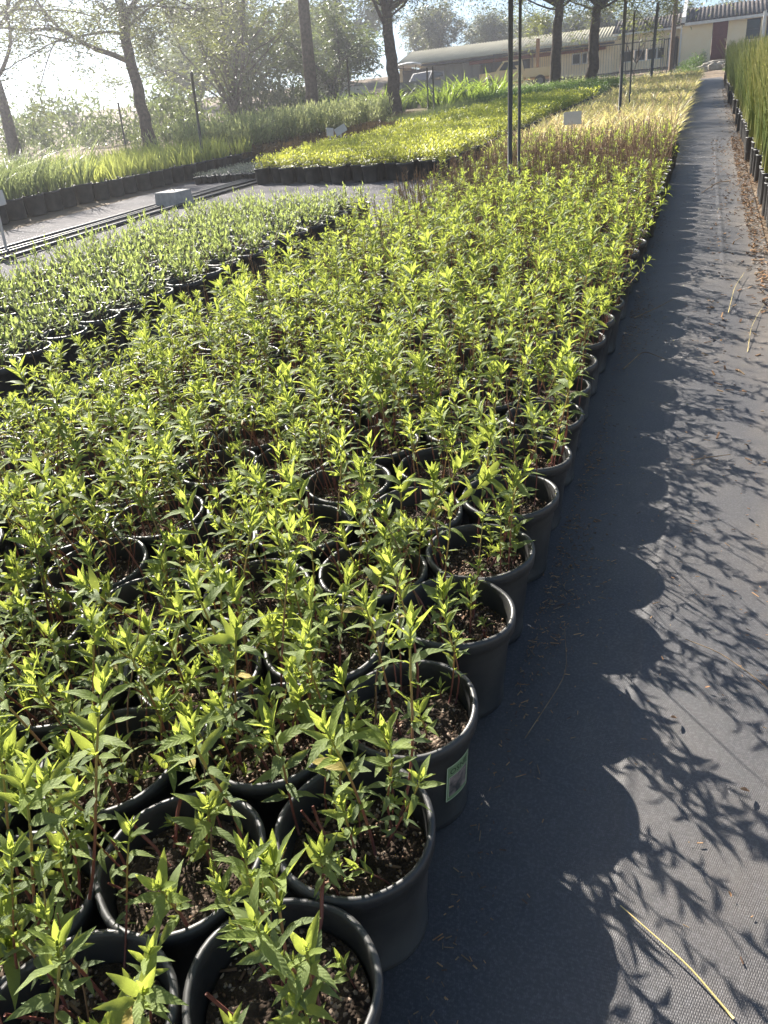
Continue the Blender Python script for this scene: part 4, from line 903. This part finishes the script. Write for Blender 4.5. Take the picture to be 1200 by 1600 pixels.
for k in range(6):
    m_ = MB(); m_.box((-4.98 + k * .64, .1, .85), (.62, .06, 1.9)); m_.box((-5.28 + k * .64, .05, .85), (.03, .05, 1.9)); m_.build('panel', M['grey'], sh)
m_ = MB(); m_.box((-6.4, .3, .8), (2.0, .06, 1.9)); m_.build('back_panel', M['darkgrey'], sh)
for k in range(4):
    m_ = MB(); m_.box((-1.17 + k * .36, .0, .85), (.34, .08, 1.9)); m_.build('door_panel', M['darkgrey'], sh)
for k in range(26):
    m_ = MB(); m_.box((.35 + k * .145, -.02, .95), (.13, .03, 1.5)); m_.build('board', M['creamboard'], sh)
for a, b in ((-.35 + .3, .35 + .1), (.6, 1.0), (1.55, 2.0), (4.9, 5.35), (5.55, 5.8)):
    window(sh, a, b, .95, 1.5, -.06, M['white'] if a > 4 else M['darkgrey'], 1)

# railings
def railing(name, x0, x1, y, h, label, step=.16, frame=.03):
    n = int(round((x1 - x0) / step)); z = gz((x0 + x1) / 2, y)
    r = empty(name, x0, y, z, label=label, cat='fence')
    mb = MB(); mb.box(((x1 - x0) / 2, 0, h), (x1 - x0, .03, .05)); mb.box(((x1 - x0) / 2, 0, .25), (x1 - x0, .03, .04)); mb.build('rail', M['steel'], r)
    bm = MB(); bm.tube([(0, 0, .05), (0, 0, h)], .009, 5); me = bm.mesh('bar', [M['steel']])
    for k in range(n + 1): link('bar', me, r, Matrix.Translation((k * (x1 - x0) / n, 0, 0)))
    pm = MB(); pm.box((0, 0, h / 2), (.06, .06, h + .1)); me = pm.mesh('fence_post', [M['steel']], False)
    for k in range(4): link('fence_post', me, r, Matrix.Translation((k * (x1 - x0) / 3, .05, 0)))
railing('railing_fence', -9.0, -2.9, 56, 1.75, 'thin steel bar railing in front of the low wing')
railing('railing_fence', -13.4, -9.6, 57, 1.95, 'dark framed steel bar gate panel before the cream shed wall', .12)
railing('railing_fence', -2.75, -2.05, 55.5, 1.75, 'short steel bar gate beside the house corner', .11)

# ------------------------------------------------------------------ vehicles
def wheel_into(parent, x, y, r=.33):
    w_ = MB(); w_.tube([(x, y - .1, r), (x, y + .1, r)], r, 18); o = w_.build('wheel', M['rubber'], parent)
    h_ = MB(); h_.tube([(x, y - .115, r), (x, y + .115, r)], r * .55, 12); h_.build('rim', M['grey'], o)
def pickup(x, y, rz, body, label):
    r = empty('pickup_truck', x, y, None, rz, label=label, cat='pickup')
    mb = MB()
    prof = [(-2.2, .45), (-2.2, .95), (-1.2, 1.02), (-.75, 1.55), (.35, 1.58), (.5, 1.0), (.5, .45)]
    for s_ in (-.8, .8): pass
    n = len(prof); V = [(a, -.8, b) for a, b in prof] + [(a, .8, b) for a, b in prof]
    V = np.array(V); V[[2 + 0, 3, 4, 10, 11], 1] *= .93
    mb.add(V, [[i, (i + 1) % n, (i + 1) % n + n, i + n] for i in range(n)], 0); mb.add(V, [list(range(n))[::-1]], 0); mb.add(V, [list(range(n, 2 * n))], 0)
    mb.build('cab', body, r)
    mb = MB(); mb.box((1.4, 0, .62), (1.75, 1.6, .08)); mb.box((1.4, -.78, .85), (1.75, .05, .4)); mb.box((1.4, .78, .85), (1.75, .05, .4)); mb.box((2.26, 0, .85), (.05, 1.6, .4)); mb.build('load_bed', body, r)
    for s_ in (-.785, .785):
        g_ = MB(); g_.add([(-1.0, s_ * 1.0, 1.06), (.3, s_, 1.06), (.22, s_ * .97, 1.48), (-.68, s_ * .97, 1.48)], [[0, 1, 2, 3]]); g_.build('side_window', M['glass'], r)
    g_ = MB(); g_.add([(-1.17, -.66, 1.08), (-1.17, .66, 1.08), (-.8, .64, 1.5), (-.8, -.64, 1.5)], [[0, 1, 2, 3]]); g_.build('windscreen', M['glass'], r)
    for s_ in (-.55, .55):
        g_ = MB(); g_.tube([(-2.21, s_, .75), (-2.19, s_, .75)], .1, 10); g_.build('headlight', M['white'], r)
    mb = MB(); mb.box((-2.24, 0, .5), (.1, 1.65, .14)); mb.build('bumper', M['darkgrey'], r)
    for a in (-1.5, 1.45):
        for s_ in (-.76, .76): wheel_into(r, a, s_)
pickup(-11.2, 53.5, R_(12), M['creamboard'], 'old cream pickup parked before the cream shed wall')
pickup(-15.9, 51, R_(70), M['grey'], 'pale grey pickup parked behind the strap-leaved clumps')
pickup(-24.5, 56, R_(15), M['white'], 'white pickup far off between the two straight trunks')
tr = empty('tractor', -18.2, 53, None, R_(20), label='small grey tractor under a pale canopy beside the shed', cat='tractor')
mb = MB(); mb.box((-.7, 0, .85), (1.3, .55, .5)); mb.box((.3, 0, .65), (.9, .6, .4)); mb.build('bonnet', M['darkgrey'], tr)
mb = MB(); mb.lathe([(.75, 0), (.78, .06), (.7, .12), (.3, .2)], 20, 0, (.3, 0, 2.0), True, True); mb.build('canopy', M['white'], tr)
mb = MB()
for a, b in ((-.1, -.35), (-.1, .35), (.7, -.35), (.7, .35)): mb.tube([(a, b, .8), (a, b, 2.02)], .025, 6)
mb.build('canopy_frame', M['steel'], tr)
mb = MB(); mb.box((.45, 0, .95), (.4, .45, .08)); mb.box((.65, 0, 1.15), (.07, .45, .4)); mb.build('seat', M['rubber'], tr)
for a, b, r in ((-1.1, -.5, .32), (-1.1, .5, .32), (.5, -.6, .55), (.5, .6, .55)): wheel_into(tr, a, b, r)
cb = empty('storage_cabin', -22.8, 52, None, R_(-8), label='narrow white metal cabin right of the straight trunk', cat='cabin')
mb = MB(); mb.box((0, 0, 1.1), (1.6, 1.4, 2.2)); mb.build('body', M['white'], cb)
mb = MB(); mb.box((.3, -.72, 1.05), (.7, .04, 1.9)); mb.build('door', M['grey'], cb)
mb = MB(); mb.box((0, 0, 2.25), (1.75, 1.55, .08)); mb.build('roof', M['grey'], cb)
# ------------------------------------------------------------------ posts and poles
def post(name, x, y, h, r, label, lean=0.0, m='steel', sides=8, cap=True, group=None, cat='post'):
    z = gz(x, y); root = empty(name, x, y, z, label=label, cat=cat, group=group)
    mb = MB(); mb.tube([(0, 0, -.2), (lean * h * .5, 0, h * .5), (lean * h, 0, h)], r, sides, 0); mb.build('shaft', M[m], root, smooth=True)
    if cap: mb = MB(); mb.lathe([(r * 1.15, 0), (r * 1.15, .03), (r * .4, .045)], 10, 0, (lean * h, 0, h), True, True); mb.build('cap', M[m], root)
    return root
pg = 'dark steel posts among the beds'
post('steel_post', -1.80, 8.35, 2.72, .024, 'thicker of the two tall paired posts in the middle of the main bed', group=pg)
post('steel_post', -1.72, 8.4, 2.74, .015, 'thinner of the two tall paired posts in the middle of the main bed', group=pg)
post('steel_post', -1.68, 18.3, 2.95, .034, 'tall dark post standing in the golden grass', group=pg)
post('steel_post', -1.72, 21.0, 2.2, .02, 'shorter dark post just behind the tall one in the golden grass', group=pg)
post('steel_post', -2.5, 41, 3.2, .07, 'dark leaning post behind the golden grass near the low wing', .03, group=pg)
post('steel_post', -10.2, 15.9, 1.95, .028, 'dark post at the pale lane edge above the concrete block', group=pg)
post('steel_post', -22, 28.7, 1.7, .035, 'small dark post left of the leaning tree', group=pg)
post('steel_post', -11.7, 28, 2.2, .03, 'thin dark post between the two straight trunks', group=pg)
post('steel_post', -11.2, 36.3, 1.75, .035, 'thin post right of the forked tree, before the strap-leaved clumps', group=pg)
post('steel_post', -12.0, 38, 1.75, .035, 'thin post close to the forked tree', group=pg)
post('wooden_post', -10.05, 54.5, 2.6, .12, 'thick wooden gate post between the paired posts and the twin trees', m='wood', cap=False, group='wooden posts')
post('wooden_post', -6.9, 54.5, 2.9, .08, 'slim wooden post between the twin trunks', m='wood', cap=False, group='wooden posts')
up_ = post('utility_pole', -2.15, 52, 6.5, .13, 'tall brown timber pole beside the house corner', .012, m='wood', cap=False, cat='pole')
post('wooden_post', -5.25, 56.6, 1.2, .09, 'short stub post by the railing of the low wing', m='wood', cap=False, group='wooden posts')
# bare sapling by the railing
g = np.random.default_rng(61); mb = MB(); tips = []
grow(mb, g, (0, 0, -.1), (0, 0, 1), 1.1, .045, 0, tips); top = tips[0][-1]
for k in range(4): grow(mb, g, top, (math.cos(k * 1.6 + .3) * .6, math.sin(k * 1.6) * .6, 1), 1.0, .028, 1, tips)
o = mb.build('bare_sapling', M['bark'], None, Matrix.Translation((-3.6, 46.5, gz(-3.6, 46.5)))); tag(o, 'thin bare sapling in front of the low wing windows', 'sapling')
# power lines
for k in range(2):
    mb = MB(); t = np.linspace(0, 1, 24); x0, x1 = -60, 30
    pts = np.stack([x0 + (x1 - x0) * t, np.full(24, 72.0), 15.5 + k * .9 + 2.2 * (2 * t - 1) ** 2], -1); mb.tube(pts, .018, 4)
    tag(mb.build('power_line', M['steel']), ['lower', 'upper'][k] + ' of two thin power lines crossing the sky above the shed', 'cable', 'power lines')

# ------------------------------------------------------------------ signs
def sign(x, y, hz, w_, h_, rz, tilt, label, m='sign'):
    r = empty('plant_sign', x, y, None, rz, label=label, cat='sign', group='plant signs on stakes')
    mb = MB(); mb.box((0, .014, hz * .5), (.03, .02, hz + .1)); mb.build('stake', M[m], r)
    mb = MB(); mb.box((0, 0, 0), (w_, .008, h_)); mb.build('board', M[m], r, Matrix.Translation((0, 0, hz)) @ Matrix.Rotation(tilt, 4, 'Y') @ Matrix.Rotation(-.25, 4, 'X'))
    return r
sign(-1.95, 13.6, .62, .27, .19, R_(10), .0, 'small pale sign standing in the front of the golden grass')
sign(-7.95, 7.7, .62, .26, .17, R_(25), -.2, 'pale sign on a white stake at the left edge by the lane')
sign(-7.45, 17.2, .58, .26, .16, R_(15), -.45, 'tilted white sign at the back of the lime bushes')
sign(-7.75, 17.3, .55, .16, .18, R_(40), .1, 'smaller white sign beside the tilted one')
# concrete block on the lane
g = np.random.default_rng(71)
r = empty('concrete_block', -7.75, 11.1, None, R_(-12), True, label='grey concrete block with a wire loop lying on the pale lane', cat='block')
mb = MB(); w2, d2, h2 = .24, .2, .22
V = [(-w2, -d2, .0), (w2, -d2, 0), (w2, d2, 0), (-w2, d2, 0), (-w2 + .02, -d2 + .02, h2), (w2 - .02, -d2 + .02, h2), (w2 - .02, d2 - .02, h2), (-w2 + .02, d2 - .02, h2)]
mb.add(V, [[0,3,2,1],[4,5,6,7],[0,1,5,4],[1,2,6,5],[2,3,7,6],[3,0,4,7]]); b_ = mb.build('body', M['concrete'], r, Matrix.Translation((0, 0, .012)))
bv = b_.modifiers.new('edge', 'BEVEL'); bv.width = .012; bv.segments = 2
t = np.linspace(0, PI, 9); mb = MB(); mb.tube(np.stack([.05 * np.cos(t), 0 * t, .225 + .05 * np.sin(t)], -1), .005, 6); mb.build('wire_loop', M['steel'], r)
# hoses along the lane
for n, (x0, rr) in enumerate([(-8.15, .022), (-7.98, .02), (-7.86, .02), (-7.5, .024)]):
    ys = np.linspace(3.5, 15.5, 40); xs = x0 + .03 * np.sin(ys * .7 + n) + .01 * np.sin(ys * 2.1 + n * 2) + (.25 * np.clip((ys - 12) / 3.5, 0, 1) ** 2)
    mb = MB(); mb.tube(np.stack([xs, ys, [gz(a, b) + .017 + rr for a, b in zip(xs, ys)]], -1), rr, 8)
    tag(mb.build('irrigation_pipe', M['pot'], smooth=True), 'black irrigation pipe on the pale lane, ' + ['farthest left of the four', 'second from the left', 'third from the left', 'nearest the slender-leaved pots'][n], 'pipe', 'black irrigation pipes')
# a cluster of pots with dead twigs at the lane side
g = np.random.default_rng(72)
def deadtwigs(g):
    mb = MB()
    for q in range(7):
        a = g.uniform(0, 6.28); l = g.uniform(.05, .3); h = g.uniform(.2, .5); t = np.linspace(0, 1, 5)
        P = np.stack([.06 * math.cos(a) + l * math.cos(a) * t ** 1.4, .06 * math.sin(a) + l * math.sin(a) * t ** 1.4, h * t], -1) + g.normal(0, .008, (5, 3)); mb.tube(P, np.linspace(.003, .0012, 5), 4, 0, cap=False)
    return mb
DT = [deadtwigs(g) for _ in range(3)]
bed('dead_twig_pot', 'dead_twigs', [(k, j, -6.85 - .33 * k - .1, 5.9 + .33 * j + .3 * k) for k in range(4) for j in range(2)], simple_pot(.25, .15, .12, 18), DT, [M['twig']], .2,
    lambda k, j: 'black pot of dead twigs at the left sign, %s back, %s row' % (ordn(j), ordn(k)), 'pot', 'pots with dead twigs', 100, '', 14)

# ------------------------------------------------------------------ litter and dry stalks
g = np.random.default_rng(81); mb = MB()
for k in range(3800):
    y = 3.5 + 12 * g.random() ** .8 if k < 2600 else 3 + 30 * g.random(); x = .40 + abs(g.normal(.0, .16)) + (.0 if y > 5 else .1)
    if g.random() < .14: x = g.uniform(.1, .45)
    L = g.uniform(.01, .05); w_ = g.uniform(.003, .012); mi = int(g.integers(0, 3))
    B = Matrix.Translation((x, y, gz(x, y) + .018 + .02 * max(0, min(1, (x - .4) / .2)) * g.random())) @ Matrix.Rotation(g.uniform(0, 6.28), 4, 'Z') @ Matrix.Rotation(g.normal(0, .3), 4, 'Y')
    mb.box((0, 0, 0), (L, w_, .003), mi, M=B)
tag(mb.build('leaf_litter', [M['chip'], M['twig'], M['dryleaf']]), 'brown leaf litter and bark bits along the foot of the restios', 'leaf litter', kind='stuff')
mb = MB()
for k in range(2400):
    y = .4 + 14 * g.random() ** 1.3 if k < 1300 else g.choice([1.9, 2.3, 2.9, 4.5, 5.1]) + g.normal(0, .22); x = -.36 + abs(g.normal(0, .05 if k < 1300 else .075)) + (.03 if g.random() < .8 else g.uniform(0, .7)); L = g.uniform(.002, .014) if g.random() < .9 else g.uniform(.01, .03)
    B = Matrix.Translation((x, y, gz(x, y) + .018)) @ Matrix.Rotation(g.uniform(0, 6.28), 4, 'Z')
    mb.box((0, 0, 0), (L, g.uniform(.0008, .0022), .0015), int(g.integers(0, 3)), M=B)
tag(mb.build('plant_debris', [M['chip'], M['twig'], M['dryleaf']]), 'crumbs and twig bits on the dark path along the pot row', 'debris', kind='stuff')
def stalk(pts, r, label, m='straw'):
    P = np.array([(x, y, gz(x, y) + .018 + h) for x, y, h in pts]); u = np.linspace(0, 1, 14); k = np.linspace(0, 1, len(P))
    Q = np.stack([np.interp(u, k, P[:, c]) for c in range(3)], -1)
    for _ in range(2): Q[1:-1] = (Q[:-2] + 2 * Q[1:-1] + Q[2:]) / 4
    mb = MB(); mb.tube(Q, np.linspace(r, r * .5, 14), 6); tag(mb.build('dry_stalk', M[m], smooth=True), label, 'stalk', 'dry stalks on the path')
stalk([(.17, .94, .002), (.10, 1.0, .012), (-.02, 1.085, .004)], .0022, 'yellow straw stalk lying across the shadow edge at the bottom right')
stalk([(.33, 1.62, .002), (.27, 1.74, .008), (.16, 1.86, .004), (.07, 1.9, .002)], .0018, 'curved tan stalk at the right edge beside the leaf shadows', 'twig')
stalk([(.06, 3.0, .0), (.14, 3.02, .01), (.2, 3.07, .0)], .002, 'short brown twig on the path near the shadow tips', 'twig')
stalk([(.22, 5.0, 0), (.26, 5.5, .02), (.33, 5.9, .02)], .002, 'pale bent straw halfway along the path', 'straw')
stalk([(.3, 4.3, 0), (.33, 4.7, .01), (.42, 5.2, .0)], .0016, 'faint thin straw toward the sandy path edge', 'straw')
stalk([(.31, 10.0, .05), (.18, 10.1, .03), (.02, 9.6, .0)], .006, 'grey twig reaching out from the restio litter', 'twig')
stalk([(-.28, 4.0, .0), (-.2, 4.2, .03), (-.08, 4.15, .0)], .003, 'dark twig beside the path-edge pots', 'twig')
stalk([(-.3, 4.9, .0), (-.18, 5.0, .03), (-.1, 5.3, .0)], .003, 'forked-looking twig farther along the path-edge pots', 'twig')
stalk([(-.27, 1.45, .0), (-.2, 1.62, .06), (-.24, 1.85, .02)], .0012, 'hair-thin wiry stem curling beside the third edge pot', 'twig')
def fallen(x, y, s_, label, z=None, m='dryleaf', root=None):
    V, F, uv = leaf_tpl(5, .5, .8, -.35); me = npmesh('fallen_leaf', V * s_, [F], [M[m]])
    o = link('fallen_leaf', me, root, Matrix.Translation((x, y, gz(x, y) + .02 if z is None else z)) @ Matrix.Rotation(x * 40, 4, 'Z') @ Matrix.Rotation(.15, 4, 'X'))
    if root is None: tag(o, label, 'leaf', 'fallen leaves on the path')
fallen(.06, 1.6, .022, 'small orange fallen leaf near the scalloped shadow'); fallen(.21, 1.42, .025, 'brown curled leaf by the right edge'); fallen(.12, 1.72, .012, 'tiny dark leaf bit on the sunlit cloth'); fallen(.24, 2.6, .02, 'brown leaf bit among the shadow tips'); fallen(.17, 1.16, .010, 'dark red speck of leaf low on the sunlit cloth')
fallen(-1.0, .74, .07, 'large curled brown dry leaf lying on the soil at the lower left', gz(-1, .74) + .235)

# ------------------------------------------------------------------ air volume added to stand in for lens glare
hz = MB(); hz.box((-45, 145, 9), (760, 500, 34))
m = bpy.data.materials.new('glare_air'); m.use_nodes = True; t = m.node_tree; t.nodes.clear()
pv = t.nodes.new('ShaderNodeVolumePrincipled'); pv.inputs['Color'].default_value = (.93, .94, 1.0, 1); pv.inputs['Density'].default_value = .0030; pv.inputs['Anisotropy'].default_value = .88
mo = t.nodes.new('ShaderNodeOutputMaterial'); t.links.new(pv.outputs[0], mo.inputs['Volume'])
o = hz.build('glare_haze', m); tag(o, 'thin sunlit haze added in place of lens glare', 'glare_haze', kind='stuff')
